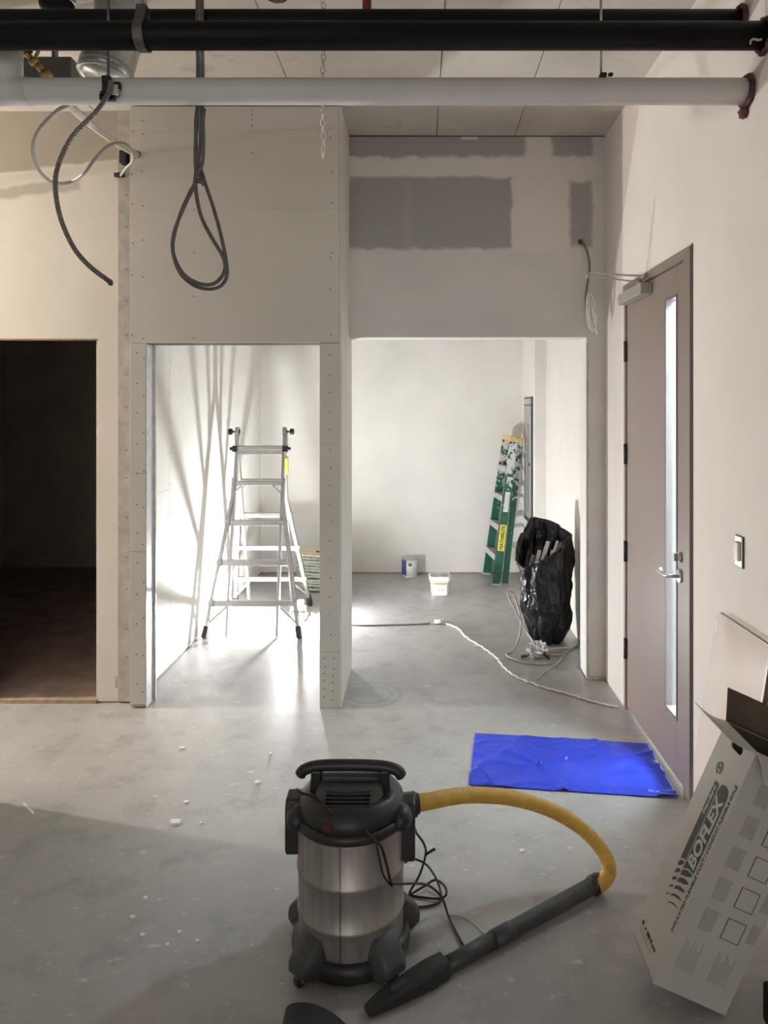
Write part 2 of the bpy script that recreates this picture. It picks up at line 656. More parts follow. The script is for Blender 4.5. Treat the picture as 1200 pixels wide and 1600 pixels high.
M['floor'] = mat_floor()
M['ceiling'] = mat_ceiling()
M['green_frp'] = mat_green()
M['blue'] = mat_mat()
M['bag'] = mat_bag()
M['glass'] = mat_glass('door_glass', (0.90, 0.96, 0.97), 0.05, 0.10)
M['clear_sheet'] = mat_glass('clear_plastic', (0.965, 0.945, 0.93), 0.25, 0.03)
M['sheet_edge'] = simple('brown_sheet_edge', (0.16, 0.105, 0.07), 0.4)
M['led'] = mat_emit('lit_led_face', (1.0, 0.99, 0.95), 60)

# ------------------------------------------------------------------ the setting
CEIL = 3.55
XR = 1.21                      # face of the right wall
YB = 4.22                      # front of the boxed bulkhead and its posts
YH, YH2 = 4.69, 4.87           # header over the right opening
YBACK = 7.7


def struct(mb, name, mat, label, parent=None, bevel=0.0):
    o = mb.build(name, mat, parent, bevel=bevel, keep_origin=True)
    if parent is None:
        tag(o, label, kind='structure')
    return o


struct(MB().ext(-6.2, 3.0, -6.0, 9.5, -0.12, 0), 'floor', M['floor'], 'dusty grey concrete floor slab with pale scuffs')

# ceiling: cast concrete between form joints, each bay a slab panel of its own
ceil = thing('ceiling', 'bare concrete ceiling with form joints and faint orange marks', None, (0, 0, 0), kind='structure')
MB().ext(-6.2, 3.0, -6.0, 9.5, CEIL + .012, CEIL + .15).build('ceiling_deck', M['gap'], ceil)
xs = [-6.2, -3.2, -1.95, -0.72, 0.11, 0.62, 3.0]
ys = [-6.0, -2.0, 1.6, 2.75, 3.93, 5.6, 9.5]
for i in range(len(xs) - 1):
    for j in range(len(ys) - 1):
        g = 0.0022
        MB().ext(xs[i] + g, xs[i + 1] - g, ys[j] + g, ys[j + 1] - g, CEIL + RND.uniform(0, .003), CEIL + .012).build('slab_panel', M['ceiling'], ceil)

# right wall with the door hole
D0, D1, DH = 3.185, 4.225, 2.49
mb = MB()
mb.ext(XR, XR + .14, -6.0, D0, 0, CEIL)
mb.ext(XR, XR + .14, D1, YBACK + .1, 0, CEIL)
mb.ext(XR, XR + .14, D0, D1, DH, CEIL)
wr = struct(mb, 'wall_right', M['right_wall'], 'smooth white painted wall on the door side')
struct(MB().ext(1.10, XR, 6.86, YBACK, 0, CEIL), 'wall_pilaster', M['white_wall'], 'white wall thickening that carries the grey panel at the back')

struct(MB().ext(-1.85, XR + .14, YBACK, YBACK + .12, 0, CEIL), 'wall_back', M['white_wall'], 'pale back wall of the bright room')
MB().ext(-1.71, 1.10, YBACK - .004, YBACK, 0, .014).build('base_gap', M['wood_strip'], bpy.data.objects['wall_back'])

# left wall of the bright room: drywall boards with open joints
bl = struct(MB().ext(-1.85, -1.725, YB + .13, YBACK, 0, CEIL), 'wall_side', M['white_wall'], 'left wall of the bright room in untaped white drywall boards')
for y0, y1, z0, z1 in ((4.35, 4.90, 0.012, 1.215), (4.35, 4.90, 1.217, CEIL), (4.902, 6.12, 0.012, CEIL), (6.121, YBACK, 0.012, CEIL)):
    MB().ext(-1.725, -1.71, y0 + .0012, y1 - .0012, z0, z1).build('drywall_board', M['white_wall'], bl)
mb = MB()
for y in (4.87, 4.93):
    for k in range(11):
        z = .2 + k * .21
        mb.cyl((-1.7105, y, z), (-1.7094, y, z), .0045, 6)
for k in range(9):
    mb.cyl((-1.7105, 4.55, .25 + k * .25), (-1.7094, 4.55, .25 + k * .25), .0045, 6)
tag(mb.build('screws', M['screw'], bl), kind='stuff')

# bulkhead between left wall and partition, over the left opening
wm = struct(MB().ext(-1.700, -0.474, YB + .013, YB + .13, 2.150, CEIL), 'wall_middle', M['gap'], 'bare drywall bulkhead and posts framing the ladder opening')


def panel(x0, x1, z0, z1, parent, mat='drywall', y=YB, g=.0011):
    return MB().ext(x0 + g, x1 - g, y, y + .0128, z0 + g, z1 - g).build('drywall_panel', M[mat], parent, bevel=.0008, seg=1)


def bx(px):
    return (px - CX) * YB / FPX


def bz(py):
    return CAMH + (CY - py) * YB / FPX


XL, XP0, XP1 = bx(203), bx(499), bx(531)
panel(XL, XP1 - .004, bz(203), CEIL - .004, wm, g=.0007)
panel(XL, XP1 - .004, bz(327), bz(203), wm, g=.0002)
panel(XL, XP1 - .004, bz(535), bz(327), wm, g=.0002)
MB().ext(XL + .002, XP0, YB + .002, YB + .13, bz(535) - .003, bz(535)).build('soffit_edge', M['white_wall'], wm)
# left post
post = struct(MB().ext(XL + .002, bx(228) - .002, YB + .013, YB + .13, .006, bz(535)), 'wall_post', M['torn'], 'narrow drywall post left of the ladder opening')
for a, b in ((1101, 862), (862, 740), (740, 536)):
    panel(XL, bx(228), bz(a), bz(b), post)
st = MB()
st.ext(bx(228) - .002, bx(228) + .002, YB + .004, YB + .128, .004, bz(537))
st.ext(bx(228), bx(228) + .014, YB + .117, YB + .13, .004, bz(537))
for z in (.35, .95, 1.37, 1.9):
    st.cyl((bx(228) + .0019, YB + .05, z), (bx(228) + .0035, YB + .05, z), .008, 8)
st.build('metal_stud', M['steel_stud'], post)
# right post = end of the partition
par = struct(MB().ext(XP0 + .003, XP1 - .003, YB + .013, YH2, .0, CEIL), 'wall_partition', M['white_wall'], 'partition end and column between the two openings')
for a, b in ((1107, 1018), (1018, 695), (695, 537)):
    panel(XP0, XP1 - .001, bz(a), bz(b), par)
MB().ext(XP1 - .003, XP1 + .009, YB + .006, YH2, .004, CEIL - .003).build('drywall_return', M['mud'], par)
mb = MB()
y = YB - .0006


def screws(px, pys):
    for q in pys:
        x = bx(px + RND.uniform(-1.2, 1.2))
        z = bz(q + RND.uniform(-2, 2))
        mb.cyl((x, y, z), (x, YB + .001, z), .0042, 6)


screws(214, range(552, 1095, 47))
screws(224, range(560, 1095, 58))
screws(516, range(556, 1015, 29))
for q in (1028, 1041, 1053, 1065, 1078, 1090):
    screws(507, [q])
    screws(521, [q + 3])
screws(207, [207, 273, 320, 378, 430, 525])
screws(223, [189, 211, 266, 323, 377, 431, 528])
screws(394, [172, 178, 186, 198, 237])
screws(303, [326, 394, 463, 530])
screws(517, [201, 214, 270, 315, 396, 403, 453, 521])
tag(mb.build('screws', M['screw'], wm), kind='stuff')

# left wall with the opening to the dark room; ragged cut edges
YL = 4.30


def lx(px):
    return (px - CX) * YL / FPX


def ragged(x, z0, z1, n, amp):
    out = []
    for k in range(n):
        z = z0 + (z1 - z0) * (k + .5) / n
        out.append((x + RND.uniform(-amp, amp) * (2.2 if RND.random() < .12 else 1), z))
    return out


OT = CAMH + (CY - 530) * YL / FPX
xr_, xe_ = lx(152), lx(190)
poly = [(-6.2, 0.0), (-2.62, 0.0), (-2.62, OT), (xr_ - .002, OT)]
poly += ragged(xr_, OT - .02, 0.03, 60, .004)
poly += [(xr_, 0.012), (xe_, 0.012)]
poly += ragged(xe_, 0.05, CEIL - .05, 70, .003)
poly += [(xe_, CEIL), (-6.2, CEIL)]
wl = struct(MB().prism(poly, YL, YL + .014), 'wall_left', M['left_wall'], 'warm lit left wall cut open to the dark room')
mb = MB()
mb.ext(-6.2, -2.63, YL + .014, YL + .12, 0, CEIL)
mb.ext(xr_ - .012, xe_ - .01, YL + .014, YL + .12, 0, CEIL)
mb.ext(-2.63, xr_ - .012, YL + .014, YL + .12, OT + .012, CEIL)
mb.build('wall_core', M['dark_wall'], wl)
MB().ext(-2.6, xr_ + .003, YL - .003, YL + .03, OT - .006, OT + .003).build('raw_edge', M['wood_strip'], wl)
# torn drywall strip between the left wall and the post
strip = ragged(xe_ + .001, .01, CEIL, 4, .0)
poly = [(XL - .004 + RND.uniform(-.004, .002), .01 + k * (CEIL - .01) / 60) for k in range(61)]
poly = poly + [(xe_ - .02, CEIL), (xe_ - .02, .01)]
MB().prism(poly, YL - .004, YL + .02).build('torn_strip', M['torn'], wl)
mb = MB()
for k in range(15):
    z = .25 + k * .215 + RND.uniform(-.03, .03)
    x = lx(198)
    mb.cyl((x, YL - .005, z), (x, YL - .002, z), .0042, 6)
tag(mb.build('screws', M['screw'], wl), kind='stuff')
MB().ext(xe_ - .0, XL + .01, YL + .02, YL + .13, 0, CEIL).build('wall_core', M['gap'], wl)
ck = [(XL - .008 + RND.uniform(-.0015, .003), .02 + k * (CEIL - .05) / 90) for k in range(90)]
ck += [(x + RND.uniform(.002, .006), z) for x, z in ck[::-1]]
MB().prism(ck, YL - .0055, YL - .0035).build('torn_crack', M['gap'], wl)
# small rub mark low on the left wall
MB().ext(lx(180), lx(184), YL - .0006, YL + .001, .09, .16).build('scuff', M['torn'], wl)

# the dark room behind
struct(MB().ext(-4.6, -1.85, 7.95, 8.05, 0, CEIL), 'wall_dark', M['dark_wall'], 'dark unlit back wall seen through the left opening')
struct(MB().ext(-4.7, -4.6, YL + .12, 8.05, 0, CEIL), 'wall_dark_side', M['dark_wall'], 'far side wall of the dark room')
struct(MB().ext(-1.88, -1.852, YL + .13, 8.05, 0, CEIL), 'wall_dark_near', M['dark_wall'], 'inner side wall of the dark room')
struct(MB().ext(-4.6, -1.88, YL + .03, 7.95, 0.0, .012), 'floor_dark', M['dark_floor'], 'brown subfloor of the dark room')
struct(MB().ext(-2.62, xr_, YL - .012, YL + .03, 0, .022), 'trim_1', M['wood_strip'], 'raw wood strip along the dark room threshold')

# header over the right opening and its jamb
wh = struct(MB().ext(XP1 + .008, XR, YH, YH2, CAMH + (CY - 527) * YH / FPX, 3.545), 'wall_header', M['header'], 'taped drywall header over the right opening')
XJ = hx(917)
HZ = CAMH + (CY - 527) * YH / FPX
struct(MB().ext(XJ, XR, YH, YH2, 0, HZ), 'wall_jamb', M['mud'], 'narrow drywall jamb right of the wide opening')
jm = bpy.data.objects['wall_jamb']
MB().ext(XJ - .003, XJ, YH + .01, YH2, .004, HZ).build('metal_stud', M['white_wall'], jm)
jag = [(XJ + .010 + RND.uniform(-.004, .004), .02 + k * HZ / 46) for k in range(45)] + [(XJ - .001, HZ - .03), (XJ - .001, .02)]
MB().prism(jag, YH - .003, YH + .002).build('torn_edge', M['torn'], jm)
MB().ext(XP1 + .01, XR - .003, YH - .006, YH + .01, 3.545, CEIL).build('top_gap', M['gap'], wh)
for k in range(5):
    MB().box((XJ + .02 + k * .028, YH - .012 - .01 * (k % 2), .008), (.03, .02, .016), Matrix.Identity(4)).build('base_crumble', M['torn'], jm, bevel=.003)

# wall end on the near left (outside the frame, shades the foreground)
struct(MB().ext(-2.34, -2.2, -6.0, 3.30, 0, CEIL), 'wall_near', M['white_wall'], 'near wall end beside the corridor on the left')
struct(MB().ext(-6.3, -6.2, -6.0, 8.1, 0, CEIL), 'wall_corridor', M['white_wall'], 'far end wall of the corridor')

# hall beyond the door
mb = MB()
mb.ext(2.75, 2.85, 1.6, 6.0, 0, 3.1)
mb.ext(1.35, 2.85, 1.5, 1.6, 0, 3.1)
mb.ext(1.35, 2.85, 6.0, 6.1, 0, 3.1)
mb.ext(1.35, 2.85, 1.5, 6.1, 3.0, 3.1)
struct(mb, 'wall_hall', M['hall'], 'bright hall walls seen through the door glass')

# ------------------------------------------------------------------ door
door = thing('door_1', 'taupe door with tall narrow glass and lever handle', None, (XR, 3.7, 0), kind='structure')
L0, L1 = 3.27, 4.20            # latch edge, hinge edge of the leaf
XD = XR + .004                 # face of the leaf
GY0, GY1, GZ0, GZ1 = 3.385, 3.535, .30, 2.30
lf = MB()
lf.ext(XD, XD + .045, GY1, L1, .02, 2.44)
lf.ext(XD, XD + .045, L0, GY0, .02, 2.44)
lf.ext(XD, XD + .045, GY0, GY1, .02, GZ0)
lf.ext(XD, XD + .045, GY0, GY1, GZ1, 2.44)
leaf = lf.build('door_leaf', M['taupe'], door, bevel=.0012, seg=1)
MB().ext(XD + .024, XD + .030, GY0, GY1, GZ0, GZ1).build('glass_pane', M['glass'], leaf)
gb = MB()
for a in ((GY0 - .008, GY0 + .006, GZ0 - .008, GZ1 + .008), (GY1 - .006, GY1 + .008, GZ0 - .008, GZ1 + .008),
          (GY0, GY1, GZ0 - .008, GZ0 + .006), (GY0, GY1, GZ1 - .006, GZ1 + .008)):
    gb.ext(XD - .004, XD + .048, *a)
gb.build('glazing_bead', M['taupe_dark'], leaf, bevel=.002)
gl = MB().ext(XD - .002, XD + .030, GY0 + .006, GY1 - .006, GZ0 + .002, GZ0 + .03)
fr = MB()
fr.ext(XR - .012, XR + .14, D0, L0 - .004, 0, DH)
fr.ext(XR - .012, XR + .14, L0 - .004, D1 + .01, 2.444, DH)
fr.ext(XR - .006, XR + .14, L1 + .003, D1 + .012, 0, DH)
fr.ext(XR + .055, XR + .07, L0 - .004, L0 + .012, 0, 2.45)
frame = fr.build('door_frame', M['taupe'], door, bevel=.003)
MB().ext(XR - .004, XR + .001, D0 - .012, D0 + .001, 0, DH + .008).build('frame_caulk', M['gap'], frame)
MB().ext(XD + .004, XD + .03, L0 - .005, L0 - .001, .02, 2.44).build('door_gap', M['gap'], frame)
for z in (.36, .93, 1.50, 2.10):
    h = MB()
    h.cyl((XD - .009, L1 + .006, z - .06), (XD - .009, L1 + .006, z + .06), .010, 12)
    h.ext(XD - .003, XD + .001, L1 - .012, L1 + .022, z - .058, z + .058)
    h.build('hinge', M['hinge'], door)
# lever set
ZH, YHd = .985, 3.335
rose = MB().cyl((XD, YHd, ZH), (XD - .012, YHd, ZH), .030, 24).build('lever_rose', M['chrome'], door)
lv = MB()
lv.tube(spline([(XD - .01, YHd, ZH), (XD - .055, YHd, ZH), (XD - .065, YHd + .02, ZH), (XD - .065, YHd + .07, ZH - .002), (XD - .064, YHd + .125, ZH + .002), (XD - .045, YHd + .140, ZH + .003)], 5), .0085, 10)
lv.build('lever_handle', M['chrome'], door)
tb = MB()
tb.cyl((XD, YHd, ZH + .088), (XD - .012, YHd, ZH + .088), .024, 20)
tb.box((XD - .022, YHd, ZH + .088), (.022, .010, .036))
tb.build('thumb_turn', M['chrome'], door)
MB().ext(XD - .003, XD + .002, L0 + .0005, L0 + .012, ZH - .06, ZH + .11).build('latch_plate', M['hinge'], door)
# closer
cz = 2.395
cl = MB().ext(XD - .065, XD, 3.74, 4.16, cz - .03, cz + .03).build('door_closer', M['closer'], door, bevel=.004)
am = MB()
piv = Vector((XD - .035, 3.86, cz + .04))
elb = at(918, 431, 3.98)
sh = Vector((XR - .02, 3.80, 2.468))
am.cyl(piv - Vector((0, 0, .015)), piv + Vector((0, 0, .02)), .014, 12)
am.beam(piv + Vector((0, 0, .012)), elb, .020, .006)
am.cyl(elb - Vector((0, 0, .014)), elb + Vector((0, 0, .022)), .009, 10)
am.beam(elb + Vector((0, 0, .014)), sh, .012, .010)
am.box(sh + Vector((.005, 0, 0)), (.03, .05, .02))
am.build('closer_arm', M['closer'], cl)

# ------------------------------------------------------------------ overhead pipes
def xpipe(name, label, d, py, r, mat, x0=-3.4, x1=XR + .05):
    z = at(0, py, d).z
    t = thing(name, label, 'pipe', (0, d, z))
    MB().cyl((x0, d, z), (x1, d, z), r, 28).build('pipe_barrel', M[mat], t)
    return t, z


pw, zw = xpipe('overhead_pipe', 'long white jacketed pipe, lowest of the overhead pipes', 2.64, 143, .047, 'white_pipe')
pf, zf = xpipe('overhead_pipe', 'thick black steel pipe in front, above the white pipe', 2.50, 56, .047, 'black_pipe')
pb, zb = xpipe('overhead_pipe', 'black steel pipe behind the thicker black one, nearest the ceiling', 2.70, 36, .047, 'black_pipe')
# tee of the white pipe
c = at(14, 100, 2.64)
MB().cyl((c.x, 2.64, zw), (c.x, 2.64, 3.10), .0475, 28).build('pipe_riser', M['white_pipe'], pw)
MB().cyl((c.x, 2.64, 3.10), (c.x, 2.64, 3.125), .030, 8).build('riser_plug', M['white_pipe'], pw)
MB().cyl((c.x - .09, 2.64, zw), (c.x + .075, 2.64, zw), .0505, 24).build('pipe_tee', M['white_pipe'], pw)


def blob(c, r, seed, sq=(1, 1, 1)):
    b = MB().ellipsoid((0, 0, 0), (1, 1, 1), 18, 12)
    for i, p in enumerate(b.v):
        k = 1 + .35 * noise.noise(p * 2.3 + Vector((seed, 0, 0)))
        b.v[i] = Vector((c[0] + p.x * r * k * sq[0], c[1] + p.y * r * k * sq[1], c[2] + p.z * r * k * sq[2]))
    return b


def collar(d, z, r, seed):
    b = MB()
    pts = []
    n = 22
    for k in range(n):
        a = 2 * math.pi * k / n
        rr = r + .012 * noise.noise(Vector((k * .9, seed, 0)))
        pts.append((XR - .008 + .006 * noise.noise(Vector((k * .7, seed, 3))), d + rr * math.cos(a), z + rr * math.sin(a)))
    b.tube(pts, [.011 + .008 * noise.noise(Vector((k, seed, 9))) for k in range(n)], 8, closed=True)
    return b


fs = collar(2.64, zw, .052, 1)
fs.add(*[(lambda q: (q.v, q.f))(blob((XR - .012, 2.655, zw - .072), .022, 4, (.8, 1, 1)))][0], True)
fs.build('firestop', M['firestop'], pw)
collar(2.50, zf, .054, 5).build('firestop', M['firestop'], pf)
collar(2.70, zb, .056, 8).build('firestop', M['firestop'], pb)


def clevis(x, d, z, r, parent, wid=.03):
    h = MB()
    pts = []
    for k in range(21):
        a = 2 * math.pi * k / 20
        pts.append((d + (r + .003) * math.cos(a), z + (r + .003) * math.sin(a)))
    vs, fs_ = [], []
    for (yy, zz), (y2, z2) in zip(pts, [(d + (yy - d) * 1.09, z + (zz - z) * 1.09) for yy, zz in pts]):
        vs += [(x - wid / 2, yy, zz), (x + wid / 2, yy, zz), (x + wid / 2, y2, z2), (x - wid / 2, y2, z2)]
    for k in range(20):
        a, b = 4 * k, 4 * k + 4
        for i in range(4):
            j = (i + 1) % 4
            fs_.append((a + i, a + j, b + j, b + i))
    h.add(vs, fs_)
    h.beam((x, d - r * .9, z + r * .35), (x, d - .012, z + r + .05), wid, .005, up=(0, 1, 0))
    h.beam((x, d + r * .9, z + r * .35), (x, d + .012, z + r + .05), wid, .005, up=(0, 1, 0))
    h.box((x, d, z + r + .05), (wid, .035, .012))
    hb = h.build('pipe_hanger', M['hanger'], parent)
    MB().cyl((x, d, z + r + .04), (x, d, CEIL), .005, 8).build('hanger_rod', M['rod'], hb)
    return hb


clevis(at(223, 56, 2.50).x, 2.50, zf, .047, pf, .034)
clevis(at(1172, 26, 2.70).x, 2.70, zb, .047, pb, .03)
# hook on the end of the front pipe
e = at(1178, 66, 2.445)
MB().tube(spline([e + Vector((-.012, 0, -.006)), e + Vector((-.010, 0, .006)), e + Vector((0, -.002, .010)), e + Vector((.014, 0, .008)), e + Vector((.026, 0, .010))], 5), .004, 8).build('wire_clip', M['rod'], pf)
# rods and clamps on the white pipe
xr = at(939, 0, 2.64).x
rd = MB().cyl((xr, 2.64, zw + .045), (xr, 2.64, CEIL), .0052, 8).build('hanger_rod', M['rod'], pw)
cm = MB()
cm.box((xr + .004, 2.63, zw + .052), (.024, .03, .018))
cm.cyl((xr + .03, 2.62, zw + .048), (xr + .03, 2.62, zw + .058), .010, 8)
cm.build('rod_clamp', M['black_box'], pw, bevel=.003)
xr2 = at(173, 100, 2.60).x
MB().cyl((xr2, 2.58, zw + .0), (xr2, 2.58, CEIL), .005, 8).build('hanger_rod', M['hanger'], pw)
cb = MB()
for k in range(9):
    a = at(172 + RND.uniform(-13, 15), 140 + RND.uniform(-15, 15), 2.582)
    cb.box((a.x, a.y, a.z), (RND.uniform(.015, .035), .022, RND.uniform(.012, .03)), None)
cb.build('cable_clamp', M['black_box'], pw, bevel=.004)
MB().ext(at(173, 0, 2.57).x, at(184, 0, 2.57).x, 2.566, 2.580, at(0, 148, 2.57).z, at(0, 132, 2.57).z).build('clamp_plate', M['cream_tube'], pw, bevel=.003)
# sprinkler caps
c = at(572, 12, 2.66)
sp = MB().cyl((c.x, 2.70, zb + .04), (c.x, 2.70, zb + .085), .017, 14)
sp.build('sprinkler_cap', M['red_cap'], pb)
c = at(420, 0, 2.9)
sd = thing('round_fitting', 'small black round fitting under the ceiling above the pipes', 'fitting', (c.x, 3.05, CEIL - .05))
MB().cyl((c.x, 3.05, CEIL - .035), (c.x, 3.05, CEIL), .05, 20).build('fitting_body', M['black_box'], sd, bevel=.004)
MB().cyl((c.x, 3.05, CEIL - .045), (c.x, 3.05, CEIL - .034), .03, 20).build('fitting_cap', M['hinge'], sd)
# yellow tag by the wall
e = at(1193, 24, 2.55)
yt = MB().ext(e.x - .010, e.x + .02, 2.6, 2.63, e.z - .03, e.z + .05).build('conduit_stub', M['yellow'], bevel=.004)
tag(yt, 'yellow stub on the right wall beside the black pipe ends', 'stub')

# ducts at upper left
d0 = at(152, 60, 2.95)
dt = thing('round_duct', 'shiny galvanised round duct behind the pipes at upper left', 'duct', d0)
pts = spline([(d0.x + .05, 3.06, CEIL), (d0.x + .05, 3.06, 3.42), (d0.x + .02, 3.04, 3.28), (d0.x + .0, 3.02, 3.165)], 5)
MB().tube(pts, .107, 28).build('duct_shell', M['galv'], dt)
pe, pd = Vector(pts[-1]), (Vector(pts[-1]) - Vector(pts[-2])).normalized()
MB().tube([pe - pd * .04, pe + pd * .005], .111, 28).build('duct_collar', M['galv'], dt)
ring = MB()
ax = pd.orthogonal().normalized()
ay = pd.cross(ax)
ring.tube([pe + pd * .004 + (ax * math.cos(2 * math.pi * k / 24) + ay * math.sin(2 * math.pi * k / 24)) * .098 for k in range(24)], .007, 6, closed=True)
ring.build('duct_bead', M['rod'], dt)
d1 = at(79, 2, 2.9)
dk = thing('duct_boot', 'black round duct cap with silver rim at the top left', 'duct', (d1.x, 2.95, d1.z))
MB().lathe([(0, -.03), (.045, -.022), (.066, 0), (.07, .03), (.07, CEIL - d1.z)], 24, Matrix.Translation((d1.x, 2.95, d1.z))).build('boot_body', M['black_pipe'], dk)
MB().lathe([(.071, .02), (.074, .022), (.074, .04), (.071, .042)], 24, Matrix.Translation((d1.x, 2.95, d1.z))).build('boot_rim', M['galv'], dk)
MB().tube([(d1.x + .075, 2.95, d1.z + .08), (d1.x + .12, 2.96, d1.z + .09)], .045, 20).build('boot_branch', M['galv'], dk)
gb0, gb1 = at(36, 121, 3.15), at(111, 88, 3.15)
gd = MB().ext(gb0.x, gb1.x, 3.15, 3.27, gb0.z - .02, gb1.z).build('flat_duct', M['duct_grey'], bevel=.004)
tag(gd, 'flat dark grey rectangular duct beside the white riser', 'duct')
MB().ext(gb0.x + .1, gb0.x + .115, 3.2, 3.23, gb1.z, CEIL).build('duct_strap', M['hanger'], gd)

# brass fitting and cream tube running back to the wall hole
p0, p1, p2, p3 = at(38, 80, 2.80), at(74, 118, 2.86), at(106, 162, 3.0), at(150, 200, 3.45)
p4 = at(190, 228, 4.0)
p5 = at(216, 243, YB + .02)
ft = thing('sprinkler_branch', 'cream tube with brass valve slanting back to the drywall', 'tube', p5)
MB().tube(spline([p1 + (p1 - p0) * .1, p2, p3, p4, p5], 6), .018, 12).build('cream_tube', M['cream_tube'], ft)
br = MB()
br.tube([p0, p0 + (p1 - p0) * .35], .012, 10)
br.tube([p0 + (p1 - p0) * .3, p0 + (p1 - p0) * .5], .020, 8)
br.tube([p0 + (p1 - p0) * .5, p0 + (p1 - p0) * .85], .014, 10)
br.tube([p0 + (p1 - p0) * .82, p0 + (p1 - p0) * 1.12], .021, 8)
br.cyl(p0 + (p1 - p0) * .4, p0 + (p1 - p0) * .4 + Vector((.03, -.02, .03)), .007, 8)
br.build('brass_valve', M['brass'], ft)
MB().box(p0 + Vector((.005, 0, .02)), (.045, .035, .05)).build('valve_body', M['hinge'], ft, bevel=.008)
MB().cyl(p5 - Vector((0, .02, 0)), p5 + Vector((0, .01, 0)), .023, 14).build('tube_end', M['cream_tube'], ft)

# flexible conduits at left
def cable(name, pts, r, mat, label, cat='cable', n=8, steps=8, group=None, ridges=False):
    sp_ = spline(pts, steps)
    if ridges:
        fine = spline(pts, steps * 8)
        rs = [r * (1 + .14 * (1 if (i // 2) % 2 else -1)) for i in range(len(fine))]
        b = MB().tube(fine, rs, n)
    else:
        b = MB().tube(sp_, r, n)
    return tag(b.build(name, M[mat]), label, cat, group)


cable('flexible_conduit', [at(174, 126, 2.555), at(168, 148, 2.552), at(150, 175, 2.56), at(112, 215, 2.60), at(90, 262, 2.62), at(87, 300, 2.62), at(96, 345, 2.62), at(116, 388, 2.62), at(140, 416, 2.62), at(166, 436, 2.62), at(173, 441, 2.62), at(172, 446, 2.62)],
      .0085, 'armour', 'dark ribbed flexible conduit hanging from the white pipe clamp in a long curve', 'conduit', 8, 6, None, True)
cable('coiled_cable', [at(107, 163, 2.75), at(85, 177, 2.8), at(60, 205, 2.9), at(51, 235, 3.0), at(60, 265, 3.2), at(82, 285, 3.4), at(108, 285, 3.6), at(132, 270, 3.50), at(150, 245, 3.52), at(170, 227, 3.56), at(193, 224, 3.66), at(207, 238, 3.85), at(207, 252, 4.05), at(197, 263, 4.19), at(189, 274, 4.272)],
      .008, 'pale_cable', 'thin pale cable looping beside the dark conduit and entering the left wall', 'cable', 8, 8)
b = at(197, 246, 4.28)
jb = MB().ext(b.x - .026, b.x + .018, 4.235, 4.297, b.z - .045, b.z + .03).build('junction_box', M['black_box'], bevel=.006)
tag(jb, 'small black box on the wall edge under the cream tube end', 'box')
b = at(187, 274, 4.29)
jb = MB().ext(b.x - .028, b.x + .028, 4.27, 4.297, b.z - .012, b.z + .012).build('cable_entry', M['black_box'], bevel=.004)
tag(jb, 'small black slot fitting where the pale cable enters the left wall', 'fitting')

# bundle of hanging grey cables with a loop
bt = thing('hanging_cable', 'bundle of dark grey cables hanging from the ceiling in a long loop', 'cable', at(312, 455, 2.74))


def hang(offs, loop, r=.0072):
    top = [Vector((at(312, 0, 2.6).x + offs, 2.60, CEIL)), Vector((at(312, 0, 2.6).x + offs, 2.60, 3.25)), Vector((at(312, 0, 2.6).x + offs, 2.60, 3.10)),
           at(313 + offs * 500, 112, 2.72), at(312 + offs * 500, 170, 2.745)]
    return spline(top + loop, 8)


mb = MB()
mb.tube(hang(-.008, [at(305, 240, 2.745), at(306, 282, 2.745), at(297, 300, 2.75), at(280, 340, 2.75), at(270, 385, 2.75), at(279, 422, 2.75), at(300, 444, 2.75), at(325, 452, 2.75), at(346, 446, 2.75), at(355, 425, 2.75), at(348, 380, 2.75), at(335, 330, 2.755), at(317, 275, 2.765), at(307, 235, 2.765), at(306, 190, 2.765), at(309, 165, 2.76)]), .0072, 8)
mb.build('cable_strand', M['cable_grey'], bt)
mb = MB()
mb.tube(hang(.008, [at(318, 215, 2.73), at(316, 255, 2.73), at(306, 275, 2.73), at(303, 290, 2.735), at(289, 320, 2.735), at(273, 360, 2.735), at(270, 392, 2.735), at(284, 425, 2.735), at(308, 442, 2.735), at(332, 444, 2.735), at(349, 428, 2.735), at(350, 405, 2.735), at(330, 370, 2.735), at(315, 340, 2.735), at(307, 305, 2.735), at(306, 270, 2.735), at(314, 220, 2.735), at(319, 170, 2.745)]), .0072, 8)
mb.build('cable_strand', M['cable_grey'], bt)
mb = MB()
mb.tube(hang(.0, [at(313, 230, 2.755), at(309, 262, 2.755), at(318, 290, 2.755)]), .0065, 8)
mb.build('cable_strand', M['armour'], bt)
MB().cyl(at(306, 282, 2.74), at(318, 284, 2.74), .010, 10).build('cable_tie', M['cable_grey'], bt)

# hanging chain
ch = thing('hanging_chain', 'thin bright chain hanging behind the white pipe, ending in air', 'chain', at(505, 242, 2.76))
mb = MB()
x, ztop, zbot = at(505, 0, 2.76).x, CEIL, at(0, 242, 2.76).z
k, z = 0, zbot
while z < ztop:
    pts = []
    for i in range(10):
        a = 2 * math.pi * i / 10
        u, v = .0075 * math.cos(a), .016 * math.sin(a)
        pts.append((x + (u if k % 2 else u * .3) + .002 * math.sin(k * .9), 2.76 + (u * .3 if k % 2 else u), z + v))
    mb.tube(pts, .0027, 5, closed=True)
    z += .025
    k += 1
tag(mb.build('chain_links', M['chain'], ch), kind='stuff')

